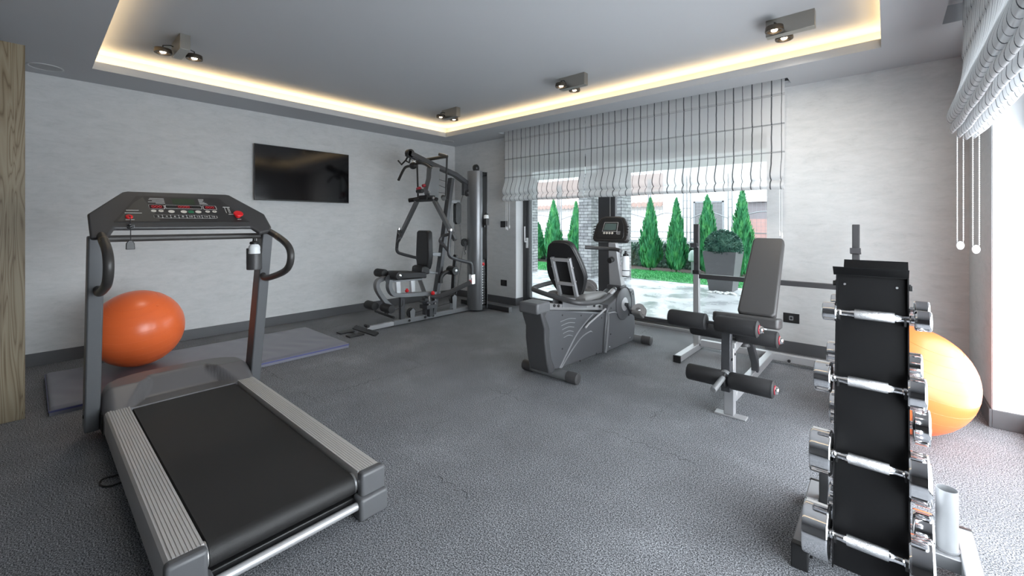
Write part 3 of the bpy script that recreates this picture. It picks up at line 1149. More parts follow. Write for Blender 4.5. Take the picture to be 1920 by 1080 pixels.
# bottle holder on the right upright
b = B()
hx, hy, hz = -3.235, 1.012, .985
n = 40
out = []
for k in range(n + 1):
    a = math.radians(-200 + 260 * k / n)
    out.append((hx + .047 * math.cos(a), hy + .047 * math.sin(a)))
inn = [(hx + (p[0] - hx) * .90, hy + (p[1] - hy) * .90) for p in reversed(out)]
b.prism(out + inn, 'z', hz, hz + .105)
b.lathe([(.046, -.004), (.046, .004), (0, .004)], (hx, hy, hz), (0, 0, 1), 28)
b.prism([(hx - .062, hy - .012), (hx - .028, hy - .042), (hx - .024, hy - .036), (hx - .056, hy - .006)], 'z', hz + .03, hz + .14)
b.box((hx - .11, hy + .025, hz + .02), (hx - .03, hy + .036, hz + .09))
part('bottle_holder', b, CHAR, tm, .002)


def bottle(label, x, y, z, r=.034, h=.17, beside=''):
    t = thing('water_bottle', label, 'bottle', (x, y, z))
    part('body', B().lathe([(r * .9, 0), (r, .006), (r, h * .55), (r * .94, h * .60), (r * .98, h * .66), (r * .92, h * .74), (r * .62, h * .80), (r * .60, h * .82)], (x, y, z), (0, 0, 1), 28), BOTTLE, t)
    part('cap', B().lathe([(r * .78, h * .80), (r * .80, h * .84), (r * .72, h * .88), (r * .36, h * .90), (r * .28, h * .96), (r * .34, h), (0, h * 1.01)], (x, y, z), (0, 0, 1), 24), BLACKP, t)
    return t


bottle('white bottle with black cap in the holder on the right treadmill upright', hx, hy, hz + .0045, .036, .205)

# safety clip hanging from the console
t = thing('safety_key_cord', 'black safety clip dangling on a cord from the left of the treadmill console', 'safety clip', (-3.225, .376, 1.15))
kx, ky = -3.222, .378
part('cord', B().tube([CO + E1 * -.283 + E2 * .048 + EN * .0145, (kx - .004, ky - .002, 1.335), (kx, ky, 1.30), (kx, ky, 1.262), (kx, ky, 1.215), (kx, ky, 1.197)], .0022, 8, smooth=4), WIRE, t)
b = B()
for a in (0, 1):
    b.tube([(kx + .012 * math.cos(k * PI / 6), ky + .014 * math.sin(k * PI / 6), 1.272 + .012 * a + .004 * math.sin(k)) for k in range(12)], .003, 8, closed=True)
b.box((kx - .006, ky - .004, 1.268), (kx + .006, ky + .016, 1.292))
part('cord_knot', b, WIRE, t)
b = B()
b.prism([(ky - .021, 1.148), (ky + .019, 1.148), (ky + .017, 1.180), (ky + .008, 1.200), (ky - .008, 1.200), (ky - .020, 1.182)], 'x', kx - .008, kx + .006)
part('clip', b, BLACKP, t, .003)

# power lead showing under the deck
t = thing('power_cord', 'thin black power lead curling on the floor under the left side of the treadmill', 'cord', (-2.92, .26, 0))
part('lead', B().tube([(-2.93, .42, .006), (-2.96, .30, .006), (-2.97, .245, .006), (-2.92, .228, .006), (-2.87, .25, .006), (-2.86, .30, .006), (-2.88, .42, .006)], .004, 8, smooth=5), WIRE, t)

# ------------------------------------------------------------------ balls and mat
def ball(label, x, y, z, r):
    t = thing('exercise_ball', label, 'exercise ball', (x, y, z - r))
    b = B()
    b.sphere((x, y, z), r, 96)
    for v in b.bm.verts:                       # moulded rings
        d = v.co - Vector((x, y, z))
        la = math.asin(max(-1, min(1, d.z / r)))
    part('shell', b, ORANGE, t, ang=180)
    b = B()
    for la in (-60, -48, -36, -24, -12, 0, 12, 24, 36, 48, 60):
        la = math.radians(la)
        cr = r * math.cos(la)
        # rings round a tilted axis
        ax = Vector((.35, -.15, .92)).normalized()
        h = Vector((1, 0, 0))
        e = h.cross(ax).normalized()
        f = ax.cross(e)
        c = Vector((x, y, z)) + ax * (r * math.sin(la))
        b.tube([c + (e * math.cos(2 * PI * k / 64) + f * math.sin(2 * PI * k / 64)) * (cr - .0008) for k in range(64)], .0016, 6, closed=True)
    part('moulded_rings', b, ORANGE, t, ang=180)
    b = B().lathe([(0, -.002), (.012, -.002), (.012, .002), (.008, .004), (0, .004)], Vector((x, y, z)) + Vector((.7, .3, .65)).normalized() * r, Vector((.7, .3, .65)), 16)
    part('plug', b, ORANGE, t)
    return t


ball('orange exercise ball on the blue mat behind the treadmill', -4.93, .63, .050 + .326, .326)
ball('orange exercise ball on the floor by the bright window, behind the dumbbell rack', .085, 3.63, .327, .327)

t = thing('exercise_mat', 'long blue-grey vinyl exercise mat on the floor along the left wall', 'mat', (-4.73, 1.14, 0))
b = B()


def mt(u, v):
    x = -5.255 + 1.045 * v
    y = .085 + 2.115 * u
    e = min(u * 2.115, (1 - u) * 2.115, v * 1.045, (1 - v) * 1.045)
    k = min(1, e / .02)
    z = .050 - .012 * (1 - k) ** 2
    z += .0016 * math.sin(y * 34 + math.sin(x * 9) * 2.2) * math.sin(x * 5.3 + y * 2) * k
    return Vector((x, y, z))


V = b.grid(160, 40, mt)
lp = [V[0][j] for j in range(41)] + [V[i][40] for i in range(1, 161)] + [V[160][j] for j in range(39, -1, -1)] + [V[i][0] for i in range(159, 0, -1)]
lw = [b.bm.verts.new((v.co.x, v.co.y, 0)) for v in lp]
for i in range(len(lp)):
    k = (i + 1) % len(lp)
    b.bm.faces.new((lp[i], lp[k], lw[k], lw[i]))
b.bm.faces.new(list(reversed(lw)))
part('vinyl_cover', b, mat('blue_grey_vinyl', (.17, .17, .205), .28, noise=.05, nscale=4), t, ang=60)
b = B()
for (x0, y0, x1, y1) in ((-4.208, .085, -4.204, 2.2), (-5.255, 2.1985, -4.21, 2.2025), (-5.255, .081, -4.21, .085)):
    b.box((x0, y0, .024), (x1, y1, .036))
part('piping', b, mat('blue_piping', (.075, .08, .20), .4), t)

# ------------------------------------------------------------------ multi gym in the far corner
gy = thing('multi_gym', 'dark grey multi gym with seat, press arms and weight tower in the far corner', 'multi gym', (-4.62, 3.5, 0))
AX = -4.63
SHROUD = mat('tower_grey_paint', (.185, .19, .20), .30, .5, noise=.02)
# floor rail with telescopic chrome end
part('base_rail', B().rtube([(AX, 3.0, .045), (AX, 4.50, .045)], .062, .062), GREYM, gy, .004)
part('telescopic_rail', B().rtube([(AX, 2.64, .042), (AX, 3.02, .042)], .05, .05), ALU, gy, .003, label='bright telescopic end of the rail')
b = B()
b.box((AX - .26, 2.60, .006), (AX + .24, 2.66, .03), Matrix.Rotation(.5, 3, 'X'))
b.cyl((AX - .04, 2.645, .075), (AX + .04, 2.645, .075), .018, 12)
part('cross_plate', b, BLACKP, gy, .003)
b = B()
for x in (AX - .17, AX + .05):
    b.prism(rounded(x - .055, 2.38, x + .055, 2.56, .012, 3), 'z', .002, .016)
b.tube([(AX - .17, 2.40, .01), (AX - .09, 2.50, .01), (AX - .03, 2.50, .01), (AX + .05, 2.41, .01)], .007, 8, smooth=5)
parts_split('foot_plate', b, BLACKP, gy)
part('rear_foot', B().rtube([(-5.12, 4.60, .04), (-4.10, 4.60, .04)], .06, .065), DGREYM, gy, .004)
b = B()
for x in (-5.13, -4.10):
    b.box((x, 4.568, .0), (x + .012, 4.632, .075))
parts_split('foot_cap', b, GREYM, gy, .003)
# weight tower
TXc, ta = -4.556, .136


def shroud_pts(cy, bb, sgn, th):
    o = [(TXc + ta * math.cos(PI * k / 28), cy + sgn * bb * math.sin(PI * k / 28)) for k in range(29)]
    i = [(TXc + (ta - th) * math.cos(PI * k / 28), cy + sgn * (bb - th) * math.sin(PI * k / 28)) for k in range(28, -1, -1)]
    return o + i


part('tower_shroud', B().prism(shroud_pts(4.36, .125, -1, .004), 'z', .03, 2.055), SHROUD, gy, ang=40)
b = B()
b.prism(shroud_pts(4.455, .05, 1, .004), 'z', .03, 2.05)
part('tower_shroud', b, SHROUD, gy, ang=40)
b = B()
b.box((TXc - .11, 4.345, 1.99), (TXc + .115, 4.47, 2.045)).box((TXc - .11, 4.345, .035), (TXc + .115, 4.47, .085))
parts_split('tower_cap', b, BLACKP, gy, .004)
b = B()
for y in (4.375, 4.44):
    b.cyl((TXc + .05, y, .08), (TXc + .05, y, 2.0), .009, 12)
parts_split('guide_rod', b, CHROME, gy)
for k in range(15):
    z = .10 + k * .0385
    wp = part('weight_plate', B().box((TXc - .11, 4.358, z), (TXc + .112, 4.46, z + .0355)), BLACKP, gy, .002)
    part('weight_label', B().box((TXc + .112, 4.37, z + .010), (TXc + .1128, 4.395, z + .027)), TRANSL, wp)
part('selector_pin', B().cyl((TXc + .11, 4.385, .69), (TXc + .145, 4.385, .69), .014, 12).box((TXc + .11, 4.37, .672), (TXc + .125, 4.41, .715)), RED, gy)
part('stack_top', B().box((TXc - .10, 4.36, .68), (TXc + .11, 4.455, .76)).cyl((TXc, 4.41, .75), (TXc, 4.41, 1.98), .006, 8), BLACKP, gy)


def pulley(x, y, z, r, w=.03, axis=(1, 0, 0), par=None):
    d = Vector(axis).normalized()
    c = Vector((x, y, z))
    p = part('pulley', B().lathe([(r * .25, -w / 2), (r, -w / 2), (r, -w * .3), (r * .82, 0), (r, w * .3), (r, w / 2), (r * .25, w / 2)], c, d, 28), BLACKP, par or gy)
    part('pulley_hub', B().lathe([(0, -w * .62), (r * .28, -w * .62), (r * .28, w * .62), (0, w * .62)], c, d, 16), GREYM, p)
    return p


pulley(-4.556, 4.36, 2.105, .055, .03)
pulley(-4.60, 4.23, 1.735, .05)
pulley(-4.60, 4.30, 1.50, .05)
pulley(-4.60, 4.30, 1.34, .05)
# mast and boom
part('mast', B().rtube([(AX, 3.62, .06), (AX, 3.72, .55), (AX, 3.95, 1.93)], .055, .085, up=(1, 0, 0)), DGREYM, gy, .004)
b = B()
b.rtube([(AX, 3.25, 2.195), (AX, 3.62, 2.085), (AX, 4.02, 1.985), (AX, 4.25, 1.875)], .06, .085, up=(1, 0, 0))
b.box((AX - .03, 4.17, 1.70), (AX + .03, 4.26, 1.90))
part('boom', b, DGREYM, gy, .004)
part('boom_cap', B().cyl((AX - .035, 3.25, 2.195), (AX + .035, 3.25, 2.195), .055, 20), BLACKP, gy)
b = B()
for x in (AX - .035, AX + .03):
    b.prism([(3.20, 2.16), (3.36, 2.12), (3.38, 2.18), (3.22, 2.23)], 'x', x, x + .005)
parts_split('pulley_bracket', b, DGREYM, gy)
# press arm housing
b = B()
b.prism([(3.56, 2.05), (3.70, 2.05), (3.68, 1.62), (3.53, 1.66), (3.50, 1.74), (3.55, 1.90)], 'x', AX - .055, AX + .055)
part('pivot_housing', b, GREYM, gy, .006)
b = B()
b.box((AX - .09, 3.46, 1.605), (AX + .08, 3.60, 1.665))
b.cyl((AX - .10, 3.44, 1.72), (AX + .02, 3.44, 1.72), .028, 16)
part('bumper', b, BLACKP, gy, .006)
parts_split('adjuster_knob', B().cyl((AX - .07, 3.47, 1.76), (AX - .07, 3.42, 1.74), .03, 14).cyl((AX - .01, 3.50, 1.80), (AX - .01, 3.46, 1.79), .022, 14), REDKNOB, gy)
part('press_crossbar', B().cyl((AX - .24, 3.50, 1.605), (AX + .24, 3.50, 1.605), .026, 18), BLACKP, gy)
b = B()
for x in (AX + .215, AX + .13):
    b.cyl((x, 3.47, 1.62 if x > AX + .2 else 1.70), (x, 3.455, 1.62 if x > AX + .2 else 1.70), .016, 14)
parts_split('pivot_cap', b, ALU, gy)
for s in (-1, 1):
    x0, x1 = AX + s * .19, AX + s * .605
    part('press_arm', B().rtube([(x0, 3.50, 1.59), (x1, 3.50, 1.085)], .05, .05, up=(0, 1, 0)), mat('mid_grey_tube', (.16, .165, .172), .36, .5), gy, .004)
    # butterfly rods hung from the top cross bar
    part('fly_rod', B().cyl((AX + s * .325, 3.60, 2.165), (AX + s * .30, 3.60, 1.635), .0125, 12), BLACKP, gy)
    part('fly_grip', B().cyl((AX + s * .38, 3.50, 1.61), (AX + s * .22, 3.62, 1.64), .03, 14), BLACKP, gy)
b = B()
b.tube([(AX - .325, 3.60, 2.165), (AX + .325, 3.60, 2.165)], .022, 12)
b.tube([(AX + .25, 3.52, 2.195), (AX + .325, 3.60, 2.165)], .02, 12)
part('top_cross_bar', b, mat('bar_bronze_grey', (.07, .062, .05), .4, .4), gy)
# lat bar with rubber centre
lt_ = thing('lat_bar', 'curved lat pulldown bar hanging from the multi gym boom', 'pulldown bar', (-4.70, 3.36, 2.05))
part('bar', B().tube([(-5.05, 3.36, 1.885), (-4.94, 3.36, 2.01), (-4.86, 3.36, 2.055), (-4.72, 3.36, 2.055), (-4.60, 3.36, 2.078), (-4.46, 3.36, 2.052), (-4.33, 3.36, 1.99)], .018, 14, smooth=5), mat('bar_dark_grey', (.06, .058, .055), .4, .4), lt_)
part('rubber_ball', B().sphere((-4.71, 3.36, 2.055), .052, 24, 1.25, .9, .9), BLACKP, lt_)
part('snap_hook', B().tube([(-4.705 + .012 * math.sin(k * PI / 6), 3.36, 2.118 + .022 * math.cos(k * PI / 6)) for k in range(12)], .004, 8, closed=True), CHROME, lt_)
st = thing('exercise_strap_handle', 'bent black rod handles hooked under the tip of the multi gym boom', 'handle', (-4.80, 3.30, 2.1))
part('rod', B().tube([(-4.965, 3.30, 2.14), (-4.888, 3.30, 2.080), (-4.79, 3.30, 2.13), (-4.72, 3.30, 2.195)], .011, 10), BLACKP, st)
part('rod', B().tube([(-4.80, 3.30, 2.128), (-4.715, 3.30, 2.088), (-4.68, 3.30, 2.175)], .011, 10), BLACKP, st)
# back pad and seat
b = B()
pts = [(-.105, 1.195), (.105, 1.195), (.125, 1.17), (.135, 1.05), (.145, .86), (.13, .76), (.095, .675), (-.095, .675), (-.13, .76), (-.145, .86), (-.135, 1.05), (-.125, 1.17)]
b.prism([(AX - .02 + x, z) for x, z in pts], 'y', 3.455, 3.54)
part('back_pad', b, VINYL, gy, .024, seg=4)
b = B()
b.prism([(3.36, .62), (3.50, .62), (3.50, .70), (3.42, .74), (3.37, .72)], 'x', AX - .13, AX + .10)
part('lumbar_pad', b, VINYL, gy, .02, seg=3)
b = B()
b.prism([(2.985, .60), (3.43, .575), (3.43, .645), (3.30, .665), (3.02, .69), (2.98, .67)], 'x', AX - .15, AX + .125)
part('seat', b, VINYL, gy, .016, seg=3)
part('seat_plate', B().rtube([(AX, 2.95, .575), (AX, 3.40, .56)], .12, .02), GREYM, gy)
for y, x in ((3.08, AX - .01), (3.30, AX - .01)):
    part('seat_post', B().rtube([(x, y, .40), (x, y - .01, .57)], .045, .06, up=(0, 1, 0)), ALU, gy, .003)
part('back_bracket', B().rtube([(AX, 3.54, .88), (AX, 3.76, .86)], .05, .05).rtube([(AX, 3.50, .64), (AX, 3.74, .60)], .03, .03), GREYM, gy, .003)


def roller(root, c, L, r, capx=1, nm='foam_roller', cap=True):
    """foam roller along x starting at centre c"""
    x, y, z = c
    o = part(nm, B().lathe([(0, 0), (r * .55, 0), (r * .9, .004), (r, .016), (r, L - .016), (r * .9, L - .004), (r * .55, L), (0, L)], (x - L / 2, y, z), (1, 0, 0), 28), FOAM, root)
    if cap:
        xe = x + capx * L / 2
        part('end_dome', B().lathe([(.022, 0), (.022, .006), (.016, .014), (0, .018)], (xe, y, z), (capx, 0, 0), 18), CHROME, o)
    return o


roller(gy, (AX - .16, 2.93, .665), .20, .052, cap=False)
roller(gy, (AX + .115, 2.96, .655), .19, .052)
roller(gy, (AX - .17, 2.80, .275), .20, .052, cap=False)
roller(gy, (AX + .10, 2.86, .265), .20, .052, cap=False)
# leg developer and lower frame
b = B()
b.rtube([(AX - .02, 2.90, .62), (AX - .02, 2.80, .585), (AX - .02, 2.79, .50), (AX - .02, 2.86, .38), (AX - .02, 2.96, .26)], .05, .07, up=(1, 0, 0), smooth=4)
part('leg_developer', b, GREYM, gy, .003)
b = B()
b.rtube([(AX + .04, 2.93, .60), (AX + .04, 2.92, .50), (AX + .04, 2.98, .41), (AX + .04, 3.12, .385), (AX + .02, 3.40, .36), (AX, 3.72, .33)], .05, .075, up=(1, 0, 0), smooth=4)
part('seat_frame', b, GREYM, gy, .003)
part('selector_disc', B().prism(disc_pts(2.90, .61, .05, 20), 'x', AX + .062, AX + .068), DGREYM, gy)
part('foot_bar', B().cyl((AX - .27, 2.92, .17), (AX + .17, 2.90, .155), .016, 14).rtube([(AX - .03, 2.95, .25), (AX - .03, 2.92, .16)], .03, .04), BLACKP, gy)
for y, z, w_ in ((3.13, .36, .05), (3.50, .30, .06)):
    part('front_post', B().rtube([(AX, y, .06), (AX, y, z)], w_, .06, up=(0, 1, 0)), DGREYM, gy, .003)
b = B()
for x in (AX - .035, AX + .03):
    b.prism([(3.24, .07), (3.30, .07), (3.31, .16), (3.28, .19), (3.23, .16)], 'x', x, x + .006)
    b.prism([(3.95, .07), (4.01, .07), (4.02, .25), (3.98, .28), (3.94, .25)], 'x', x, x + .006)
parts_split('pulley_bracket', b, GREYM, gy)
pulley(AX, 3.27, .135, .062)
pulley(AX, 3.98, .215, .062)
b = B()
b.box((AX - .05, 3.44, .16), (AX + .11, 3.62, .21)).box((AX - .05, 3.44, .235), (AX + .11, 3.62, .26)).box((AX + .03, 3.50, .05), (AX + .09, 3.56, .24))
part('press_base', b, DGREYM, gy, .004)
parts_split('pivot_pin', B().cyl((AX + .08, 3.50, .17), (AX + .08, 3.50, .33), .015, 14).cyl((AX + .08, 3.60, .17), (AX + .08, 3.60, .33), .015, 14), CHROME, gy)
part('spring_knob', B().lathe([(.012, 0), (.026, .01), (.028, .03), (.018, .035), (.018, .05), (0, .052)], (AX + .08, 3.56, .335), (0, 0, 1), 16), RED, gy)
part('spring_knob', B().lathe([(.010, 0), (.024, .01), (.026, .028), (.016, .033), (.016, .048), (0, .05)], (AX - .02, 3.22, .40), (0, 0, 1), 16), RED, gy)
for s in (-1, 1):
    f = lambda p: (AX + s * p[0], p[1], p[2])
    part('lower_arm', B().tube([f(p) for p in ((.04, 3.58, .31), (.14, 3.60, .315), (.25, 3.65, .36), (.58, 3.80, .53))], .030, 16, smooth=4), mat('mid_grey_tube', (.16, .165, .172), .36, .5), gy)
    part('arm_joint', B().box((AX + s * .58 - .03, 3.775, .50), (AX + s * .58 + .03, 3.835, .63)), CHROME, gy, .006)
    part('press_handle', B().tube([f(p) for p in ((.58, 3.80, .60), (.58, 3.805, .70), (.575, 3.78, .775), (.57, 3.70, .80), (.565, 3.52, .85), (.565, 3.44, .89), (.562, 3.43, .98), (.56, 3.46, 1.20))], .022, 14, smooth=4), DGREYM, gy)
    part('press_handle', B().tube([f(p) for p in ((.563, 3.43, .94), (.50, 3.40, 1.02), (.44, 3.39, 1.07), (.46, 3.42, 1.13), (.56, 3.455, 1.16))], .020, 14, smooth=4), DGREYM, gy)
    part('handle_tip', B().cyl(f((.56, 3.46, 1.195)), f((.56, 3.462, 1.225)), .0235, 16), CHROME, gy)
# roller hub behind the back pad
part('swivel_hub', B().cyl((AX + .06, 3.86, .64), (AX + .20, 3.86, .64), .062, 24).tube([(AX + .12, 3.86, .62), (AX + .10, 3.76, .62), (AX + .08, 3.70, .56), (AX + .08, 3.69, .48)], .03, 12, smooth=3), BLACKP, gy)
part('hub_cap', B().lathe([(.022, 0), (.022, .008), (.012, .012), (0, .012)], (AX + .20, 3.86, .64), (1, 0, 0), 18), ALU, gy)
part('swivel_arm', B().rtube([(AX + .09, 3.90, .34), (AX + .09, 3.92, .62), (AX + .09, 3.95, .85)], .03, .06, up=(1, 0, 0)), BLACKP, gy, .004)
# floating double pulley
b = B()
pts = [(4.06 + .05 * math.cos(PI * k / 10), 1.545 + .05 * math.sin(PI * k / 10)) for k in range(11)] + [(4.06 - .05 * math.cos(PI * k / 10), 1.325 - .05 * math.sin(PI * k / 10)) for k in range(11)]
b.prism(pts, 'x', AX - .03, AX - .024)
b.prism(pts, 'x', AX + .024, AX + .03)
part('double_pulley_plate', b, BLACKP, gy, .002)
part('mast_bracket', B().rtube([(AX, 3.87, 1.60), (AX, 4.10, 1.60)], .05, .05), GREYM, gy, .003)
pulley(AX, 4.06, 1.545, .044, .026)
pulley(AX, 4.06, 1.325, .044, .026)
pulley(AX, 4.20, 1.01, .058, .03)
part('pulley_hook', B().prism([(4.17, 1.02), (4.23, 1.02), (4.215, .90), (4.185, .90)], 'x', AX + .018, AX + .024).tube([(AX, 4.20, .90), (AX, 4.20, .875), (AX, 4.215, .86), (AX, 4.22, .845), (AX, 4.20, .838)], .005, 8), DGREYM, gy)
b = B()
for a, c in (((AX, 4.015, 1.54), (AX, 4.0, .23)), ((AX, 4.105, 1.33), (AX, 4.14, 1.0)), ((AX, 4.18, 1.72), (AX, 4.105, 1.55)), ((AX, 4.26, .99), (AX, 4.28, 1.70)), ((AX, 4.30, 1.30), (AX, 4.30, .12)), ((AX, 4.02, .15), (AX, 4.18, .95)), ((AX + .02, 3.65, 1.90), (AX + .02, 3.93, 1.86)), ((AX + .02, 3.65, 1.83), (AX + .02, 3.92, 1.76)), ((AX + .02, 3.65, 1.72), (AX + .02, 3.92, 1.70)), ((AX, 3.30, .12), (AX, 3.95, .17)), ((AX - .02, 3.26, 2.14), (AX - .07, 3.35, 2.12))):
    b.tube([a, c], .0035, 6)
b.tube([(AX, 3.14, .36), (AX + .05, 3.10, .25), (AX, 2.98, .20), (AX - .04, 2.95, .22)], .0035, 6, smooth=4)
parts_split('cable', b, WIRE, gy)
b = B()
for y, z in ((3.705, .47), (3.715, .55), (3.86, 1.4), (3.90, 1.62), (3.92, 1.80)):
    b.cyl((AX + .028, y, z), (AX + .038, y, z), .012, 10)
for y in (3.22, 3.47, 3.60):
    b.cyl((AX + .03, y, .045), (AX + .042, y, .045), .017, 10)
parts_split('bolt', b, BLACKP, gy)
# bottle and cage on the tower
b = B()
bx, by, bz = TXc + .175, 4.40, 1.262
b.lathe([(.040, 0), (.042, .0), (.042, .10), (.039, .10), (.039, .004), (0, .004)], (bx, by, bz), (0, 0, 1), 24)
b.box((TXc + .12, 4.36, bz - .03), (bx, 4.38, bz + .012)).box((TXc + .118, 4.355, bz - .03), (TXc + .130, 4.385, bz + .12))
part('bottle_cage', b, BLACKP, gy)
bottle('small white bottle in the black cage on the weight tower', bx, by, bz + .0045, .037, .185)

# ------------------------------------------------------------------ recumbent exercise bike
bk = thing('exercise_bike', 'grey recumbent exercise bike with backrest and black console', 'exercise bike', (-2.12, 3.6, 0))
BX = -2.125
BODY = mat('bike_grey_plastic', (.082, .084, .090), .40, .15, noise=.03)
BODYD = mat('bike_dark_plastic', (.05, .05, .053), .42, noise=.03)
# stabilisers
for y, xa, xb in ((2.905, -2.42, -1.85), (4.36, -2.38, -1.87)):
    o = part('stabiliser', B().cyl((xa + .03, y, .045), (xb - .03, y, .045), .040, 24), mat('stabiliser_grey', (.20, .205, .212), .42, .3), bk)
    for s, x in ((-1, xa), (1, xb)):
        part('end_cap', B().lathe([(.041, 0), (.046, .002), (.046, .085), (.044, .098), (.030, .104), (0, .105)], (x - s * .105, y, .045), (s, 0, 0), 28), CHAR, o)
# rear shroud
rear = [(2.70, .605), (2.86, .583), (3.66, .435), (3.62, .25), (3.60, .065), (2.86, .095), (2.80, .11), (2.74, .20), (2.71, .35), (2.715, .45), (2.66, .55)]
part('rear_shroud', B().prism(rear, 'x', BX - .095, BX + .10), BODY, bk, .014, seg=3)
part('rear_trim', B().prism([(2.63, .60), (2.73, .595), (2.70, .56), (2.755, .46), (2.752, .36), (2.78, .21), (2.835, .105), (2.79, .085), (2.745, .09), (2.715, .18), (2.685, .36), (2.685, .46), (2.645, .55)], 'x', BX - .098, BX + .103), BODYD, bk, .012, seg=3)
# front housing
front = [(3.655, .445), (3.70, .505), (3.86, .555), (4.03, .60), (4.22, .605), (4.245, .565), (4.265, .46), (4.27, .36), (4.245, .345), (4.255, .20), (4.235, .10), (4.21, .055), (3.60, .062), (3.62, .25)]
part('front_housing', B().prism(front, 'x', BX - .115, BX + .118), BODY, bk, .016, seg=3)
b = B()
S_ = BX + .1185
b.tube([(S_, 3.665, .44), (S_, 3.67, .35), (S_ + .002, 3.645, .20), (S_, 3.62, .065)], .011, 8, smooth=5)
b.tube([(S_, 3.66, .43), (S_, 3.80, .42), (S_, 3.92, .375), (S_, 4.02, .36), (S_, 4.05, .37)], .006, 8, smooth=5)
s2 = BX + .100
b.tube([(s2, 2.89, .10), (s2, 3.00, .20), (s2, 3.15, .33), (s2, 3.32, .42), (s2, 3.42, .46)], .007, 8, smooth=5)
b.tube([(s2, 2.91, .095), (s2, 3.06, .20), (s2, 3.22, .285), (s2, 3.36, .31), (s2, 3.40, .30)], .006, 8, smooth=5)
for k in range(5):
    z = .48 - k * .035
    b.tube([(s2, 2.90 + k * .012, z), (s2, 3.02, z + .006), (s2, 3.13 - k * .012, z - .012)], .0032, 6, smooth=3)
part('body_rib', b, mat('rib_grey', (.22, .225, .235), .36, .3), bk)
b = B()
for y, z in ((2.93, .53), (3.22, .48), (3.58, .40), (2.93, .25), (3.20, .085), (3.48, .085), (3.73, .47), (3.72, .22), (4.16, .57), (4.20, .55)):
    xx = BX + (.101 if y < 3.64 else .119)
    b.cyl((xx - .002, y, z), (xx + .002, y, z), .008, 10)
parts_split('screw', b, BLACKP, bk)
b = B()
for y, z in ((3.70, .10), (4.14, .10)):
    b.cyl((BX + .117, y, z), (BX + .121, y, z), .008, 10)
parts_split('chrome_screw', b, CHROME, bk)
# crank cover, cranks and pedals
CY, CZ = 3.985, .455
b = B()
b.lathe([(.16, 0), (.16, .010), (.150, .016), (.06, .018), (0, .018)], (BX + .114, CY, CZ + .02), (1, 0, 0), 40)
b.tube([(BX + .122, CY + .175 * math.cos(math.radians(a)), CZ + .02 + .175 * math.sin(math.radians(a))) for a in range(-50, 90, 10)], .006, 8)
part('crank_cover', b, BODY, bk)
part('crank_plate', B().lathe([(.068, 0), (.068, .004), (.05, .006), (0, .006)], (BX + .132, CY, CZ + .02), (1, 0, 0), 32), SILVER, bk)
for s, dy, dz in ((1, .095, -.105), (-1, -.05, .115)):
    x0 = BX + s * .135
    cr = part('crank', B().rtube([(x0 + s * .02, CY, CZ + .02), (x0 + s * .03, CY + dy, CZ + .02 + dz)], .022, .028, up=(1, 0, 0)).cyl((x0 - s * .005, CY, CZ + .02), (x0 + s * .045, CY, CZ + .02), .016, 14), DGREYM if s > 0 else BLACKP, bk, .003)
    px, py, pz = x0 + s * .095, CY + dy, CZ + .02 + dz
    rt = Matrix.Rotation(math.radians(-35 if s > 0 else 25), 3, 'X')
    b = B()
    b.prism([(py - .055, pz - .02), (py + .05, pz - .02), (py + .065, pz), (py + .05, pz + .022), (py - .055, pz + .022), (py - .065, pz)], 'x', px - .048, px + .048)
    for v in b.bm.verts:
        v.co = rt @ (v.co - Vector((px, py, pz))) + Vector((px, py, pz))
    pd = part('pedal', b, mat('pedal_grey', (.15, .145, .14), .45), bk, .01, seg=3)
    b = B()
    for off in (-.022, .022):
        pth = [Vector((px - .05, py + off, pz)), Vector((px - .046, py + off, pz + .06)), Vector((px, py + off, pz + .088)), Vector((px + .046, py + off, pz + .06)), Vector((px + .05, py + off, pz))]
        pth = [rt @ (p - Vector((px, py, pz))) + Vector((px, py, pz)) for p in pth]
        b.rtube(pth, .046, .004, up=(0, 1, 0), smooth=4)
    part('strap', b, mat('strap_grey', (.32, .31, .31), .4), pd)
# inclined seat rail, carriage, seat
part('seat_rail', B().rtube([(2.70 * 0 + BX + .02, 2.70, .628), (BX + .02, 3.67, .478)], .085, .05), ALU, bk, .003)
part('rail_cap', B().box((BX - .085, 2.585, .585), (BX + .105, 2.76, .672)), mat('mid_grey_plastic', (.09, .092, .097), .45), bk, .016, seg=3)
b = B()
b.prism([(2.98, .585), (3.36, .525), (3.36, .60), (2.98, .66)], 'x', BX + .066, BX + .072)
b.prism([(2.98, .585), (3.36, .525), (3.36, .60), (2.98, .66)], 'x', BX - .034, BX - .028)
b.rtube([(BX + .02, 2.98, .662), (BX + .02, 3.36, .602)], .10, .008)
part('seat_carriage', b, mat('carriage_grey', (.30, .305, .315), .4, .4), bk)
b = B()
for y, z in ((2.86, .615), (2.92, .605), (3.50, .52), (3.60, .50)):
    b.cyl((BX + .062, y, z), (BX + .075, y, z), .012, 8)
parts_split('stop_pin', b, BLACKP, bk)
part('adjust_lever', B().tube([(BX + .13, 3.60, .485), (BX + .13, 3.30, .40), (BX + .13, 3.24, .372)], .009, 10), SILVER, bk)
b = B()


def seatf(u, v):
    x = BX - .03 + (u - .5) * .42
    y = 3.16 + .40 * v
    z = .655 + .02 * math.cos((u - .5) * 2 * PI) * -.6 - .012 * v + .012
    e = min(u, 1 - u, v, 1 - v)
    if e < .12:
        z -= .03 * (1 - e / .12) ** 2
    return Vector((x * 1 + 0, y, z))


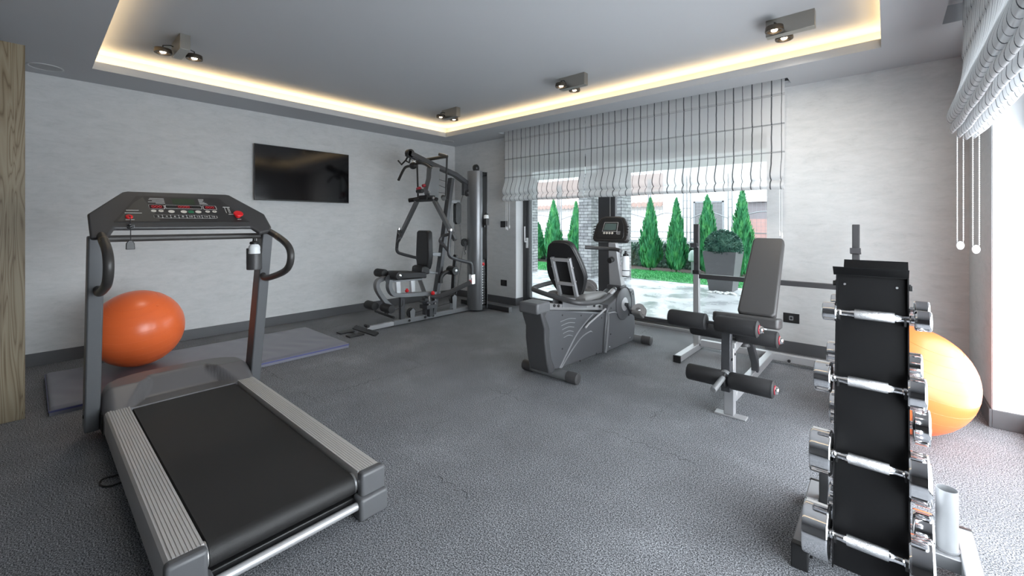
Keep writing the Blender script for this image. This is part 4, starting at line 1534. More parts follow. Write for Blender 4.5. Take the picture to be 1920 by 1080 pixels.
def slab_from(fn, nu, nv, dz, b):
    V = b.grid(nu, nv, fn)
    lp = [V[0][j] for j in range(nv + 1)] + [V[i][nv] for i in range(1, nu + 1)] + [V[nu][j] for j in range(nv - 1, -1, -1)] + [V[i][0] for i in range(nu - 1, 0, -1)]
    lw = [b.bm.verts.new(v.co + Vector(dz)) for v in lp]
    for i in range(len(lp)):
        k = (i + 1) % len(lp)
        b.bm.faces.new((lp[i], lp[k], lw[k], lw[i]))
    b.bm.faces.new(list(reversed(lw)))


slab_from(seatf, 20, 16, (0, 0, -.025), b)
part('seat', b, mat('seat_grey_vinyl', (.17, .168, .166), .4, noise=.04, bump=.1), bk, ang=50)
# backrest leaning backwards with ladder frame
bo = Vector((BX - .01, 3.20, .60))
bu = Vector((0, -.34, .94)).normalized()
bx_ = Vector((1, 0, 0))
bn = bx_.cross(bu)
shape = [(-.115, .53), (-.06, .555), (.06, .555), (.115, .53), (.145, .47), (.185, .33), (.195, .24), (.17, .15), (.11, .04), (.07, .01), (-.07, .01), (-.11, .04), (-.17, .15), (-.195, .24), (-.185, .33), (-.145, .47)]
cm = catmull([(p[0], p[1], 0) for p in shape], 3, True)
part('back_cushion', B().fprism([(p.x, p.y) for p in cm], bo, bx_, bu, bn, -.085, -.030), VINYL, bk, .02, seg=3)
part('back_shell', B().fprism([(p.x * .985, p.y * .985 + .004) for p in cm], bo, bx_, bu, bn, -.032, -.016), BLACKP, bk, .004)
b = B()
for s in (-1, 1):
    p0 = bo + bx_ * (s * .088) + bn * .0 + bu * .42
    p1 = bo + bx_ * (s * .088) + bn * .0 + bu * -.01
    b.rtube([p0, p1], .032, .028, up=(0, 1, 0))
for h in (.40, .17):
    b.rtube([bo + bx_ * -.088 + bu * h, bo + bx_ * .088 + bu * h], .03, .03)
part('back_frame', b, SILVER, bk, .003, label='silver ladder frame of the backrest')
b = B()
for s in (-1, 1):
    for h in (.33, .20, .06):
        p = bo + bx_ * (s * .106) + bu * h
        b.cyl(p, p + bx_ * (s * .008), .009, 10)
parts_split('bolt', b, ALU, bk)
part('hinge_bracket', B().box((BX - .09, 3.10, .60), (BX + .08, 3.24, .64)), mat('carriage_grey', (.30, .305, .315), .4, .4), bk, .004)
# hand rail round the seat
hr = part('hand_rail', B().tube([(-1.915, 3.62, .675), (-1.905, 3.50, .635), (-1.90, 3.34, .605), (-1.905, 3.15, .615), (-1.93, 3.02, .632), (-2.00, 2.985, .645), (-2.15, 2.975, .665), (-2.33, 2.975, .695), (-2.39, 3.0, .705), (-2.395, 3.10, .72), (-2.39, 3.35, .735), (-2.385, 3.60, .76)], .021, 16, smooth=4), mat('rail_rubber', (.055, .055, .057), .42, noise=.05), bk)
part('grip_sensor', B().tube([(-1.912, 3.59, .668), (-1.908, 3.51, .64)], .0225, 16).lathe([(.0225, 0), (.018, .01), (0, .013)], (-1.915, 3.625, .676), (0, 1, .3), 14), ALU, hr)
# mast, handle bar and console
part('mast', B().sweep([(BX - .02, 4.14, .60), (BX - .005, 4.06, .82), (BX + .005, 3.99, 1.10)], [(-.075, -.055), (.075, -.055), (.06, .055), (-.06, .055)], up=(0, 1, 0), scale=[1.0, .8, .58]), SILVER, bk, .006)
part('mast_collar', B().box((BX - .10, 4.04, .595), (BX + .06, 4.18, .645)), BODYD, bk, .01)
part('tension_knob', B().cyl((BX - .01, 3.99, .92), (BX - .01, 3.93, .91), .030, 14), BLACKP, bk)
part('handlebar', B().tube([(-2.345, 3.80, 1.045), (-2.27, 3.85, 1.04), (-2.14, 3.885, 1.035), (-2.03, 3.875, 1.032), (-1.95, 3.82, 1.022)], .019, 14, smooth=4), mat('rail_rubber', (.055, .055, .057), .42), bk)
KO = Vector((BX - .03, 3.975, 1.10))
ku = Vector((0, .30, 1)).normalized()
kn = Vector((1, 0, 0)).cross(ku)
ks = [(-.135, .255), (-.08, .275), (.08, .275), (.135, .255), (.175, .19), (.195, .10), (.20, .03), (.18, 0), (-.18, 0), (-.20, .03), (-.195, .10), (-.175, .19)]
X1 = Vector((1, 0, 0))
ch = part('console', B().fprism(ks, KO, X1, ku, kn, -.05, .02), mat('console_black', (.024, .022, .021), .42, noise=.05), bk, .014, seg=3)
part('console_face', B().fprism([(x * .8, .045 + (y - .02) * .84) for x, y in ks], KO, X1, ku, kn, .018, .026), BLACKP, ch, .004)
b = B()
for s in (-1, 1):
    for k in range(4):
        z = .07 + k * .03
        b.fprism([(s * .165, z), (s * .202, z - .004), (s * .202, z + .004), (s * .165, z + .008)], KO, X1, ku, kn, .016, .0235)
parts_split('vent_rib', b, BLACKP, ch)
b = B()
b.fprism([(-.092, .105), (.080, .105), (.080, .205), (-.076, .205)], KO, X1, ku, kn, .026, .0275)
part('lcd_border', b, TRANSL, ch)
part('lcd_bezel', B().fprism([(-.089, .108), (.077, .108), (.077, .202), (-.073, .202)], KO, X1, ku, kn, .0275, .028), BLACKP, ch)
part('lcd', B().fprism([(-.078, .120), (.066, .120), (.066, .190), (-.064, .190)], KO, X1, ku, kn, .028, .0285), LCD, ch)
for k in range(4):
    part('button', B().fprism(disc_pts(-.064 + k * .031, .088, .0115, 16), KO, X1, ku, kn, .026, .029), CREAM, ch)
b = B()
for k in range(3):
    b.fprism(rect(.085, .078 + k * .013, .118, .081 + k * .013), KO, X1, ku, kn, .026, .0268)
b.fprism(rect(.078, .078, .081, .112), KO, X1, ku, kn, .026, .0268)
part('printed_scale', b, TRANSL, ch)
b = B()
b.box((-2.095, 4.10, .735), (-2.02, 4.18, .742)).rtube([(-2.10, 4.09, .74), (-2.085, 4.06, .86)], .02, .008)
b.tube([(-2.058 + .043 * math.cos(k * PI / 8), 4.14 + .043 * math.sin(k * PI / 8), .80) for k in range(16)], .0035, 6, closed=True)
part('bottle_holder', b, BLACKP, bk)
bottle('white bottle with black cap behind the exercise bike mast', -2.058, 4.14, .7425, .039, .26)

# ------------------------------------------------------------------ weight bench
wb = thing('weight_bench', 'weight bench with grey padded backrest, black foam rollers and silver frame', 'weight bench', (-.80, 3.9, 0))
QX = -.785
part('front_post', B().rtube([(QX - .01, 3.125, .012), (QX - .01, 3.125, .46)], .062, .06, up=(0, 1, 0)), SILVER, wb, .004)
part('foot_plate', B().box((QX - .10, 3.085, 0), (QX + .095, 3.155, .012)), SILVER, wb, .003)
part('main_beam', B().rtube([(QX, 3.15, .13), (QX - .015, 3.60, .10), (QX - .03, 4.53, .07)], .055, .065), SILVER, wb, .004)
part('seat_beam', B().rtube([(QX - .005, 3.14, .455), (QX - .005, 3.62, .50)], .05, .06), SILVER, wb, .004)
b = B()
b.box((QX - .04, 3.52, .42), (QX + .03, 3.60, .58)).rtube([(QX, 3.58, .45), (QX, 3.80, .20), (QX, 3.82, .12)], .045, .05, up=(1, 0, 0))
part('seat_bracket', b, DGREYM, wb, .004)
part('adjust_pin', B().cyl((QX + .03, 3.56, .47), (QX + .12, 3.56, .455), .010, 12).cyl((QX + .11, 3.56, .457), (QX + .15, 3.56, .451), .018, 14), BLACKP, wb)
part('knob', B().lathe([(.036, 0), (.04, .006), (.03, .022), (.012, .026), (.012, .05), (0, .05)], (QX + .0, 3.46, .395), (0, 0, 1), 20), CHAR, wb)
# leg developer arm
part('developer_arm', B().rtube([(QX - .01, 3.055, .62), (QX - .01, 3.05, .50), (QX - .01, 3.04, .19)], .05, .055, up=(1, 0, 0)), DGREYM, wb, .004)
b = B()
for y, z in ((3.055, .30), (3.055, .40), (3.12, .42)):
    b.cyl((QX + .012, y, z), (QX + .026, y, z), .009, 10)
parts_split('bolt', b, BLACKP, wb)
for (y, z, xl, xr, nm) in ((2.99, .637, -1.03, -.725, 'a'), (3.22, .535, -.955, -.655, 'b'), (3.01, .276, -.91, -.645, 'c')):
    part('roller_axle', B().cyl((xl - .02, y, z), (xr + .12, y, z), .011, 12).box((QX - .055, y - .022, z - .022), (QX + .035, y + .03, z + .022)), DGREYM, wb, .002)
    for x in (xl, xr):
        o = roller(wb, (x, y, z), .25, .054, cap=False)
        part('gathered_end', B().lathe([(.054, -.012), (.053, -.004), (.045, .002), (.036, .004)] , (x + .125, y, z), (1, 0, 0), 28), mat('ruffle_black', (.016, .016, .017), .7, bump=.9, bscale=120), o)
    part('end_ring', B().lathe([(.024, 0), (.028, .002), (.028, .006), (.024, .008)], (xr + .128, y, z), (1, 0, 0), 24), REDKNOB, wb)
    part('end_dome', B().lathe([(.024, 0), (.024, .006), (.017, .018), (0, .023)], (xr + .136, y, z), (1, 0, 0), 24), CHROME, wb)
part('weight_peg', B().cyl((QX - .012, 3.02, .30), (QX - .022, 2.80, .262), .0175, 18).cyl((QX - .011, 3.03, .302), (QX - .012, 2.995, .296), .036, 20), mat('peg_grey', (.28, .285, .29), .38, .5), wb)
# pads
b = B()
b.prism([(QX - .175, 3.33), (QX + .22, 3.33), (QX + .235, 3.36), (QX + .20, 3.66), (QX - .16, 3.66), (QX - .20, 3.36)], 'z', .572, .645)
for v in b.bm.verts:
    v.co = Matrix.Rotation(math.radians(-10), 3, 'X') @ (v.co - Vector((QX, 3.33, .645))) + Vector((QX + .012, 3.33, .650))
part('seat', b, GVINYL, wb, .014, seg=3)
po = Vector((QX + .068, 3.51, .610))
pu = Vector((0, .47, .56)).normalized()
pn = X1.cross(pu)
ps = rounded(-.124, .0, .124, .715, .035, 6)
ps = [(x * (1 - .12 * max(0, (y - .05)) / .66), y) for x, y in ps]
part('backrest', B().fprism(ps, po, X1, pu, pn, -.03, .035), GVINYL, wb, .014, seg=3)
b = B()
b.rtube([po + pn * -.045 + pu * .04, po + pn * -.045 + pu * .5], .05, .03, up=(1, 0, 0))
b.rtube([po + pn * -.05 + pu * .40, (QX, 4.52, .755)], .04, .04, up=(1, 0, 0))
part('backrest_frame', b, DGREYM, wb)
# uprights with hooks
for s, x in ((-1, -1.462), (1, -.192)):
    part('base_foot', B().rtube([(x, 3.985, .035), (x, 4.62, .035)], .06, .06), SILVER, wb, .004)
    part('foot_cap', B().box((x - .033, 3.965, 0), (x + .033, 3.988, .068)), BLACKP, wb, .003)
    part('upright', B().rtube([(x, 4.52, .03), (x, 4.52, .80)], .055, .055, up=(0, 1, 0)), mat('upright_silver', (.40, .405, .41), .36, .5), wb, .004)
    part('upright_extension', B().rtube([(x, 4.52, .78), (x, 4.52, 1.285)], .048, .048, up=(0, 1, 0)), mat('extension_dark', (.05, .05, .053), .42, .3), wb, .004)
    part('collar', B().box((x - .032, 4.488, .775), (x + .032, 4.552, .815)), BLACKP, wb, .003)
    b = B()
    b.prism([(4.495, 1.04), (4.43, 1.05), (4.42, 1.095), (4.430, 1.095), (4.438, 1.062), (4.495, 1.056)], 'x', x - .035, x + .035)
    part('bar_hook', b, DGREYM, wb, .002)
    part('pin_hole', B().cyl((x, 4.4955, .88), (x, 4.494, .88), .008, 12), BLACKP, wb)
part('cross_bar', B().rtube([(-1.435, 4.52, .755), (-.22, 4.52, .755)], .045, .045), mat('extension_dark', (.05, .05, .053), .42, .3), wb, .003)
part('rear_beam', B().rtube([(-1.43, 4.56, .068), (-.22, 4.56, .068)], .055, .065), SILVER, wb, .004)
b = B()
for x in (-1.44, -.95, -.66, -.21):
    b.cyl((x, 4.525, .055), (x, 4.51, .055), .013, 10)
parts_split('bolt', b, BLACKP, wb)

# ------------------------------------------------------------------ dumbbell rack
rk = thing('dumbbell_rack', 'black and grey two sided dumbbell rack in the right foreground', 'dumbbell rack', (-.01, 2.18, 0))
PX0, PX1 = -.146, .056


def yf(z):
    return 1.945 + (z - .05) * .165           # front face leans back


def yb(z):
    return 2.135 + (z - .05) * .165


for nm, fy, s in (('front_panel', yf, -1), ('back_panel', yb, 1)):
    b = B()
    z0, z1 = .05, 1.10
    b.prism([(fy(z0), z0), (fy(z0) + s * -.004, z0), (fy(z1) + s * -.004, z1), (fy(z1), z1)], 'x', PX0, PX1)
    # scalloped side flanges
    for x in (PX0 - .004, PX1):
        pts = [(fy(z0) - s * .0, z0)]
        rows = (.956, .71, .443, .175) if s < 0 else (.948, .732, .515, .315, .148)
        n = 60
        edge = []
        for k in range(n + 1):
            z = z0 + (z1 - z0) * k / n
            d = min(abs(z - r_) for r_ in rows)
            w_ = .052 - .030 * max(0, 1 - d / .05) if s > 0 else .045 - .026 * max(0, 1 - d / .05)
            edge.append((fy(z) + s * w_ * .45, z))
        inner = [(fy(z0 + (z1 - z0) * k / n) - s * .03, z0 + (z1 - z0) * k / n) for k in range(n, -1, -1)]
        b.prism(edge + inner, 'x', x, x + .004)
    part(nm, b, mat('satin_black_steel', (.006, .006, .0065), .45, 0, .2, noise=.05), rk, smooth=False)
# v shaped tray on top
zt = 1.095
b = B()
b.prism([(2.10, zt + .005), (2.104, zt), (2.062, zt + .032), (2.058, zt + .036)], 'x', PX0 - .012, PX1 + .004)
b.prism([(2.10, zt), (2.10, zt + .005), (2.21, zt + .005), (2.21, zt)], 'x', PX0, PX1)
b.prism([(2.205, zt), (2.21, zt + .005), (2.252, zt + .052), (2.256, zt + .048)], 'x', PX0 + .012, PX1 + .006)
part('top_tray', b, mat('satin_black_steel', (.006, .006, .0065), .45, 0, .2), rk, smooth=False)
b = B()
for x, d in ((PX0 - .004, -1), (PX1 + .004, 1)):
    b.cyl((x, 2.105, 1.062), (x + d * .010, 2.105, 1.062), .011, 6)
    b.cyl((x, 2.205, 1.055), (x + d * .010, 2.205, 1.055), .011, 6)
parts_split('bolt', b, BLACKP, rk)
b = B()
for x in (PX0 + .022, PX1 - .028):
    b.cyl((x, yf(1.06), 1.06), (x, yf(1.06) - .006, 1.06), .004, 8)
parts_split('screw', b, ALU, rk)
# grey spine between the two panels, and feet
b = B()
b.box((PX0 + .03, 2.07, .06), (PX1 - .03, 2.12, .5))
part('spine', b, GREYM, rk)
for x in (-.246, .226):
    part('foot', B().rtube([(x, 1.925, .058), (x, 2.44, .058)], .05, .064), mat('rack_grey', (.30, .305, .315), .42, .3, noise=.02), rk, .004)
    b = B()
    b.box((x - .027, 1.905, .0), (x + .027, 1.935, .092)).box((x - .027, 2.435, .0), (x + .027, 2.455, .092))
    parts_split('end_cap', b, BLACKP, rk, .004)
    b = B()
    b.box((x - .03, 2.0, 0), (x + .03, 2.04, .026)).box((x - .03, 2.36, 0), (x + .03, 2.40, .026))
    parts_split('rubber_pad', b, BLACKP, rk)
part('cross_tube', B().rtube([(-.23, 2.235, .058), (.21, 2.235, .058)], .05, .05), GREYM, rk, .003)
part('side_post', B().rtube([(-.205, 2.30, .085), (-.205, 2.30, .36)], .035, .045), GREYM, rk, .003)
b = B()
b.lathe([(.031, 0), (.031, .225), (.0285, .225), (.0285, .01), (0, .01)], (.168, 2.262, .083), (0, 0, 1), 36)
part('bar_holder', b, mat('light_grey_steel', (.24, .247, .257), .42, .2, noise=.02), rk, label='upright grey tube for holding bars')
part('weld_plate', B().prism(disc_pts(.168, 2.262, .036), 'z', .0835, .09), GREYM, rk)

DB_LABEL = {
    'F1': 'smallest chrome dumbbell, top of the rack face towards the room',
    'F2': 'chrome dumbbell second from the top on the near face of the rack',
    'F3': 'chrome dumbbell third from the top on the near face of the rack',
    'F4': 'big chrome dumbbell lowest on the near face of the rack, at the picture bottom',
    'B1': 'small chrome dumbbell at the top of the rack face turned to the wall, mostly hidden',
    'B2': 'chrome dumbbell second from the top on the far face, behind the black panel',
    'B3': 'chrome dumbbell third from the top on the far face, against the orange ball',
    'B4': 'chrome dumbbell fourth from the top on the far face of the rack',
    'B5': 'chrome dumbbell lowest on the far face of the rack, beside the grey tube',
}
# (row, z, head radius, x of outer ends, x of inner head faces)
ROWS = [('F1', .956, .036, -.189, -.143, .072, .117), ('F2', .710, .057, -.210, -.157, .052, .102), ('F3', .443, .080, -.217, -.152, .053, .106), ('F4', .175, .093, -.232, -.154, .052, .115),
        ('B1', .948, .042, -.183, -.135, .078, .126), ('B2', .732, .055, -.195, -.143, .058, .104), ('B3', .515, .070, -.182, -.125, .073, .124), ('B4', .315, .078, -.182, -.122, .074, .126), ('B5', .148, .074, -.180, -.120, .071, .130)]
for nm, z, r, x0, x1, x2, x3 in ROWS:
    y = {'F1': 2.06, 'F2': 2.02, 'F3': 1.972, 'F4': 1.918}.get(nm) or {'B1': 2.33, 'B2': 2.30, 'B3': 2.265, 'B4': 2.225, 'B5': 2.195}[nm]
    t = thing('dumbbell', DB_LABEL[nm], 'dumbbell', (0, y, z), 'chrome dumbbells on the rack')
    for a, c in ((x0, x1), (x3, x2)):
        L = abs(c - a)
        ax = (1 if c > a else -1, 0, 0)
        e = min(.006, L * .15)
        part('head', B().lathe([(0, .002), (r * .55, .002), (r * .6, 0), (r - e - .0015, 0), (r - e, 0), (r - e * .3, e * .3), (r, e), (r, e + .0015), (r, L - e - .0015), (r, L - e), (r - e * .3, L - e * .3), (r - e, L), (r - e - .0015, L), (r * .44, L), (r * .42, L), (r * .36, L - .002), (0, L - .002)], (a, y, z), ax, 48), CHROME, t, ang=28)
    m = (x1 + x2) / 2
    part('handle', B().lathe([(.0155, 0), (.0155, .008), (.0125, .012), (.0125, .030), (.0160, (x2 - x1) / 2 - .052), (.0175, (x2 - x1) / 2 - .050), (.0175, (x2 - x1) / 2 + .050), (.0160, (x2 - x1) / 2 + .052), (.0125, x2 - x1 - .030), (.0125, x2 - x1 - .012), (.0155, x2 - x1 - .008), (.0155, x2 - x1)], (x1, y, z), (1, 0, 0), 28), CHROME, t)
    part('grip', B().lathe([(.0175, 0), (.0186, .003), (.0186, .110), (.0175, .113)], (m - .0565, y, z), (1, 0, 0), 32), KNURL, t, label='knurled grip')
    # cradle carrying the dumbbell
    b = B()
    fy = yf(z) if nm[0] == 'F' else yb(z)
    s = -1 if nm[0] == 'F' else 1
    for x in (PX0 + .004, PX1 - .010):
        b.prism([(fy, z - .035), (fy, z - .012), (y + s * .0, z - .0128), (y + s * .018, z + .004), (y + s * .023, z - .002), (y + s * .006, z - .026)], 'x', x, x + .006)
    parts_split('cradle', b, BLACKP, rk, smooth=False)

# ------------------------------------------------------------------ the garden
GZ = -.05


def m_patio():
    m, nt, p, tc = newmat('wet_concrete_slabs')
    L = nt.links.new
    geo = nt.nodes.new('ShaderNodeNewGeometry')
    br = N(nt, 'ShaderNodeTexBrick', Scale=1.0)
    br.offset = 0
    br.inputs['Brick Width'].default_value = 1.2
    br.inputs['Row Height'].default_value = 1.2
    br.inputs['Mortar Size'].default_value = .006
    br.inputs['Color1'].default_value = (.50, .51, .52, 1)
    br.inputs['Color2'].default_value = (.54, .55, .56, 1)
    br.inputs['Mortar'].default_value = (.36, .36, .37, 1)
    L(geo.outputs['Position'], br.inputs['Vector'])
    n = N(nt, 'ShaderNodeTexNoise', Scale=1.6, Detail=6.0, Roughness=.65, Distortion=.5)
    L(geo.outputs['Position'], n.inputs['Vector'])
    r = ramp(nt, n.outputs['Fac'], [(.35, (.84, .84, .85)), (.5, (1, 1, 1)), (.65, (1.10, 1.10, 1.10))])
    mx = N(nt, 'ShaderNodeMix', _data_type='RGBA', _blend_type='MULTIPLY')
    mx.inputs[0].default_value = 1
    L(br.outputs['Color'], mx.inputs[6])
    L(r.outputs['Color'], mx.inputs[7])
    L(mx.outputs[2], p.inputs['Base Color'])
    r2 = ramp(nt, n.outputs['Fac'], [(.35, (.12, .12, .12)), (.6, (.45, .45, .45))])
    L(r2.outputs['Color'], p.inputs['Roughness'])
    return m


struct('patio', B().box((-14, YB + .22, GZ - .15), (30, 9.68, GZ)).box((XR + .28, -15, GZ - .15), (30, YB + .22, GZ)), m_patio())
SOIL = mat('dark_soil', (.045, .035, .028), .9, noise=.3, nscale=8)
struct('ground', B().box((-40, 9.68, GZ - .3), (40, 45, GZ - .01)), SOIL)
# lawn
GRASS = m_leaf('lawn_green', (.020, .16, .045), (.030, .24, .065), (.06, .33, .09))
b = B()
rnd = random.Random(3)
for k in range(26000):
    x = rnd.uniform(-10.5, -.6)
    y = 9.70 + 1.75 * rnd.random()
    h = rnd.uniform(.03, .07)
    a = rnd.random() * PI
    w_ = .006
    dx, dy = w_ * math.cos(a), w_ * math.sin(a)
    lx, ly = rnd.uniform(-.02, .02), rnd.uniform(-.02, .02)
    v = [b.bm.verts.new((x - dx, y - dy, GZ)), b.bm.verts.new((x + dx, y + dy, GZ)), b.bm.verts.new((x + lx, y + ly, GZ + h))]
    b.bm.faces.new(v)
b.box((-10.6, 9.685, GZ - .05), (.3, 11.46, GZ + .012))
g = part('lawn_grass', b, GRASS, None, smooth=False, loc=(-4, 10.9, GZ), recalc=False)
tag(g, 'strip of short green grass between the wet patio and the dark hedge bed', 'grass', kind='stuff')

# porch roof on brick pillars; unseen side eave added to block steep skylight
struct('porch_roof_and_sky_block', B().box((-14, YB + .42, 2.50), (4, 9.55, 2.72)).box((XR + .28, -4, 2.50), (2.7, YB + .40, 2.72)), REVEAL)
for i, (x0, x1, y0, y1, lab) in enumerate(((-5.72, -5.36, 8.98, 9.45, 'grey brick porch pillar seen left of the dark window post'), (-4.84, -4.56, 8.98, 9.45, 'grey brick porch pillar behind the exercise bike console'), (-7.75, -7.25, 8.9, 9.3, 'grey brick porch pillar at the left edge of the glass door'))):
    o = part('brick_pillar', B().box((x0, y0, GZ), (x1, y1, 2.50)), BRICK, None, smooth=False, loc=((x0 + x1) / 2, (y0 + y1) / 2, GZ))
    tag(o, lab, 'pillar', 'brick porch pillars')

# conifers
CYP = m_leaf('conifer_green', (.014, .13, .055), (.03, .21, .075), (.085, .33, .10))


def conifer_mesh(name, H, R, seed, n=5200):
    rnd = random.Random(seed)
    b = B()

    def rad(t):
        return R * (min(1, (t + .12) / .3) ** .7) * (1 - t) ** .72
    prof = [(0.03, 0.0)] + [(rad(k / 12) * .62, H * (.03 + .95 * k / 12)) for k in range(12)] + [(0, H * .985)]
    b.lathe(prof, (0, 0, 0), (0, 0, 1), 14)
    for k in range(n):
        t = 1 - math.sqrt(1 - rnd.random() * .995) if rnd.random() < .5 else rnd.random()
        a = rnd.random() * 2 * PI
        lob = 1 + .16 * math.sin(a * 3 + t * 11 + seed) + .12 * math.sin(a * 7 - t * 23)
        r = rad(t) * rnd.uniform(.62, 1.10) * lob
        c = Vector((r * math.cos(a), r * math.sin(a), H * (.03 + .96 * t)))
        o = Vector((math.cos(a), math.sin(a), 0))
        up = (o * rnd.uniform(.2, .9) + Vector((rnd.uniform(-.35, .35), rnd.uniform(-.35, .35), 1.0))).normalized()
        sd = up.cross(o + Vector((rnd.uniform(-.6, .6), rnd.uniform(-.6, .6), rnd.uniform(-.3, .3)))).normalized()
        L = rnd.uniform(.07, .15) * (1.1 - .5 * t)
        w_ = L * rnd.uniform(.16, .28)
        v = [b.bm.verts.new(c - up * L * .4), b.bm.verts.new(c + sd * w_), b.bm.verts.new(c + up * L * .6), b.bm.verts.new(c - sd * w_)]
        b.bm.faces.new(v)
    me = bpy.data.meshes.new(name)
    b.bm.to_mesh(me)
    b.bm.free()
    me.materials.append(CYP)
    return me


CM = [conifer_mesh('foliage', 1.0, .30, 1), conifer_mesh('foliage', 1.0, .27, 5), conifer_mesh('foliage', 1.0, .33, 9)]
TRUNK = mat('bark', (.10, .065, .045), .9, noise=.2)
tb = B().cyl((0, 0, -.06), (0, 0, .12), .025, 10)
tme = bpy.data.meshes.new('trunk')
tb.bm.to_mesh(tme)
tb.bm.free()
tme.materials.append(TRUNK)
for i, (x, y, h, wd, mi, lab) in enumerate((
        (-9.45, 12.1, 1.30, 1.0, 2, 'short conifer at the far left of the garden window'),
        (-8.52, 11.8, 2.02, 1.0, 0, 'conifer seen through the left glass pane, above the bike backrest'),
        (-7.75, 12.0, 1.95, .95, 1, 'conifer half hidden by the left brick pillar, on its left side'),
        (-7.02, 12.1, 1.86, .85, 2, 'conifer sliver showing between the left brick pillar and the dark window post'),
        (-5.06, 11.7, 1.96, .92, 0, 'conifer just right of the bike console pillar'),
        (-4.30, 11.65, 1.92, .90, 1, 'conifer second right of the brick pillars, left of the bench upright'),
        (-3.55, 11.8, 1.98, .90, 2, 'conifer directly behind the planter with the clipped ball'),
        (-2.69, 11.65, 2.10, .95, 1, 'tallest conifer, behind the bench backrest at the right end'),
        (-1.85, 11.9, 1.80, .85, 0, 'conifer hidden behind the back wall edge, right of the tallest one'))):
    t = thing('conifer', lab, 'conifer', (x, y, GZ + .02), 'garden conifers')
    f = bpy.data.objects.new('foliage', CM[mi])
    COL.objects.link(f)
    f.parent = t
    f.scale = (wd * 1.14, wd * 1.14, h)
    f.rotation_euler = (0, 0, i * 1.3)
    f.location = (0, 0, .06)
    q = bpy.data.objects.new('trunk', tme)
    COL.objects.link(q)
    q.parent = t

# low dark hedge behind the conifers
b = B()
rnd = random.Random(11)
for k in range(9000):
    x = rnd.uniform(-12, 0)
    y = 12.6 + rnd.uniform(-.06, .25)
    z = GZ + rnd.uniform(.0, .72)
    c = Vector((x, y, z))
    u_ = Vector((rnd.uniform(-1, 1), rnd.uniform(-1, 1), rnd.uniform(-.4, 1))).normalized()
    s_ = u_.cross(Vector((0, 1, 0))).normalized()
    v = [b.bm.verts.new(c - u_ * .05), b.bm.verts.new(c + s_ * .025), b.bm.verts.new(c + u_ * .05), b.bm.verts.new(c - s_ * .025)]
    b.bm.faces.new(v)
b.box((-12, 12.65, GZ), (0, 12.9, GZ + .66))
o = part('hedge', b, m_leaf('dark_hedge', (.010, .035, .025), (.016, .055, .035), (.03, .085, .045)), None, smooth=False, loc=(-5.5, 12.7, GZ), recalc=False)
tag(o, 'low dark hedge running behind the garden conifers', 'hedge', kind='stuff')

# boundary fence: low wall, posts, wire mesh and arched top rails
FY = 13.1
fb = thing('garden_fence', 'grey wire mesh fence with posts on a low wall behind the conifers', 'fence', (-5, FY, GZ))
IRON = mat('fence_iron', (.22, .23, .24), .5, .4)
part('low_wall', B().box((-14, FY - .05, GZ - .05), (1, FY + .1, .74)), mat('concrete_wall', (.34, .35, .35), .8, noise=.1, nscale=5), fb)
b = B()
for k in range(145):
    x = -14 + k * .104
    b.box((x, FY - .003, .74), (x + .005, FY + .003, 2.5))
for k in range(17):
    z = .78 + k * .104
    b.box((-14, FY - .003, z), (1, FY + .003, z + .005))
part('wire_mesh', b, IRON, fb, smooth=False)
for x in (-9.25, -9.18, -9.09, -7.4, -7.3, -5.72, -5.65, -4.62, -4.52, -4.41, -3.37, -3.27, -1.6):
    part('post', B().box((x - .015, FY - .04, .74), (x + .015, FY, 2.7)), IRON, fb)
b = B()
for x0, x1 in ((-9.09, -7.4), (-7.3, -5.72), (-5.65, -4.62), (-4.41, -3.37), (-3.27, -1.6), (-11.2, -9.25)):
    b.tube([(x0, FY - .02, 1.42), (x0 + (x1 - x0) * .3, FY - .02, 1.56), ((x0 + x1) / 2, FY - .02, 1.60), (x0 + (x1 - x0) * .7, FY - .02, 1.56), (x1, FY - .02, 1.42)], .014, 8, smooth=5)
    b.box((x0, FY - .03, .80), (x1, FY - .01, .825)).box((x0, FY - .03, 1.0), (x1, FY - .01, 1.025))
for x0, x1 in ((-4.62, -4.41), (-3.37, -3.27)):
    for z in (1.0, 1.45, 1.72, 1.95):
        b.box((x0, FY - .03, z), (x1, FY - .01, z + .022))
part('top_rail', b, IRON, fb)

# neighbour's houses
STUCCO = mat('white_stucco', (.86, .86, .85), .8, noise=.02, nscale=2)
hs = thing('neighbour_house', 'white house with pale tiled eaves beyond the garden fence', 'house', (-12, 22, GZ))
part('wall', B().box((-40, 21, GZ - .3), (-7.9, 27, 2.15)), STUCCO, hs)
b = B()
for k in range(126):
    x = -40.3 + k * .26
    b.tube([(x, 20.3, 2.20), (x, 27, 4.4)], .14, 8)
part('roof', b, mat('pale_pink_tiles', (.42, .29, .25), .8, noise=.12, nscale=4), hs)
h2 = thing('neighbour_house', 'white house with grey roller shutter beyond the fence at the right', 'house', (-4, 19, GZ))
part('wall', B().box((-7.6, 19, GZ - .3), (-4.6, 25, 5.0)), STUCCO, h2)
s_ = part('shutter', B().box((-6.2, 18.97, GZ), (-5.12, 19.0, 2.15)), mat('shutter_grey', (.12, .12, .125), .6), h2)
part('shutter_frame', B().box((-6.28, 18.95, GZ), (-6.2, 19.0, 2.22)).box((-5.12, 18.95, GZ), (-5.05, 19.0, 2.22)).box((-6.28, 18.95, 2.15), (-5.05, 19.0, 2.22)), IRON, s_)
h3 = thing('neighbour_house', 'pinkish brick house beyond the fence at the far right of the window', 'house', (-2, 20, GZ))
part('wall', B().box((-4.3, 19.5, GZ - .3), (4, 25, 1.45)), mat('pink_brick', (.36, .22, .20), .8, noise=.12, nscale=9), h3)
part('upper_wall', B().box((-4.3, 19.52, 1.45), (4, 25, 2.15)), mat('grey_pink_boards', (.20, .18, .19), .8, noise=.1, nscale=6), h3)
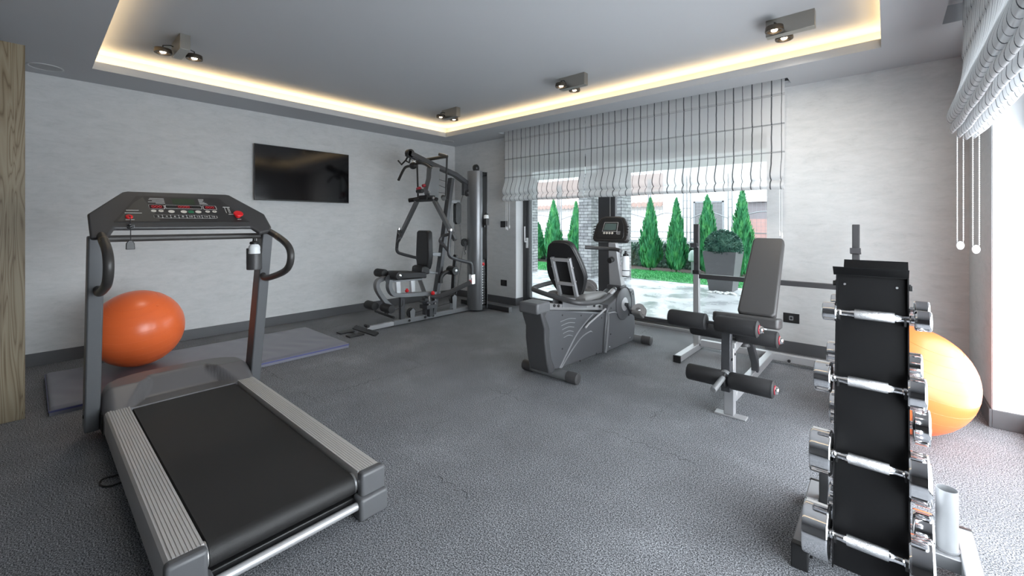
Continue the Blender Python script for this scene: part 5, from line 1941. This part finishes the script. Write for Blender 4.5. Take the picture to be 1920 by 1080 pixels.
part('roof', B().prism([(19.3, 2.15), (25.2, 2.15), (22.2, 3.5)], 'x', -4.4, 4.1), mat('pale_grey_roof', (.75, .75, .75), .8), h3)

# planter with clipped ball
pl = thing('planter', 'tall tapered grey planter with a clipped box ball, behind the bench upright', 'planter', (-2.46, 9.2, GZ))
b = B()
cx, cy = -2.46, 9.19
b.lathe([(.30, 0), (.43, .78), (.385, .78), (.37, .70), (0, .70)], (cx, cy, GZ), (0, 0, 1), 4)
rt = Matrix.Rotation(math.radians(45), 3, 'Z')
for v in b.bm.verts:
    v.co = rt @ (v.co - Vector((cx, cy, 0))) + Vector((cx, cy, 0))
    d = v.co - Vector((cx, cy, 0))
part('pot', b, mat('grey_ribbed_resin', (.10, .097, .10), .6, noise=.06), pl, smooth=False)
rnd = random.Random(21)
b = B()
b.sphere((cx, cy, GZ + .86), .29, 24)
for k in range(5200):
    d = Vector((rnd.gauss(0, 1), rnd.gauss(0, 1), rnd.gauss(0, 1))).normalized()
    if d.z < -.35:
        continue
    c = Vector((cx, cy, GZ + .86)) + d * .345 * rnd.uniform(.86, 1.03)
    u_ = (d + Vector((rnd.uniform(-.8, .8), rnd.uniform(-.8, .8), rnd.uniform(-.8, .8)))).normalized()
    s_ = u_.cross(Vector((rnd.uniform(-1, 1), rnd.uniform(-1, 1), rnd.uniform(-1, 1)))).normalized()
    v = [b.bm.verts.new(c - u_ * .015), b.bm.verts.new(c + s_ * .010), b.bm.verts.new(c + u_ * .022), b.bm.verts.new(c - s_ * .010)]
    b.bm.faces.new(v)
part('box_ball', b, m_leaf('box_green', (.012, .055, .045), (.035, .13, .09), (.14, .28, .20)), pl, smooth=False, recalc=False)

# white pebbles spilled at the planter's foot
rnd = random.Random(5)
PEB = mat('white_pebble', (.82, .82, .80), .6, noise=.04)
for k in range(26):
    x, y = -2.36 + rnd.gauss(0, .16), 8.70 + rnd.gauss(0, .045)
    r = rnd.uniform(.018, .034)
    b = B().sphere((x, y, GZ + r * .62), r, 10, rnd.uniform(.9, 1.3), rnd.uniform(.8, 1.1), .66)
    o = part('pebble', b, PEB, None, loc=(x, y, GZ), ang=180)
    tag(o, 'one of the white pebbles scattered at the foot of the planter', 'pebble', 'white pebbles by the planter')

t = thing('garden_spotlight', 'tiny white garden spotlight standing on the lawn below a conifer', 'garden light', (-5.75, 11.4, GZ))
part('spike', B().cyl((-5.75, 11.4, GZ), (-5.75, 11.4, .09), .012, 8), BLACKP, t)
part('lamp_head', B().lathe([(.03, 0), (.05, .09), (.05, .10), (.04, .10), (0, .085)], (-5.75, 11.44, .09), (-.1, -1, .15), 18), WHITE, t)
lg = thing('garden_lantern', 'pale green garden lantern standing among the conifers, left of the bench upright', 'garden lantern', (-3.74, 11.25, GZ))
part('post', B().cyl((-3.74, 11.25, GZ), (-3.74, 11.25, .32), .035, 12), GREYM, lg)
part('shade', B().lathe([(.08, 0), (.11, .03), (.10, .2), (.05, .28), (0, .30)], (-3.74, 11.25, .30), (0, 0, 1), 18), mat('pale_green_lantern', (.22, .29, .26), .5), lg)
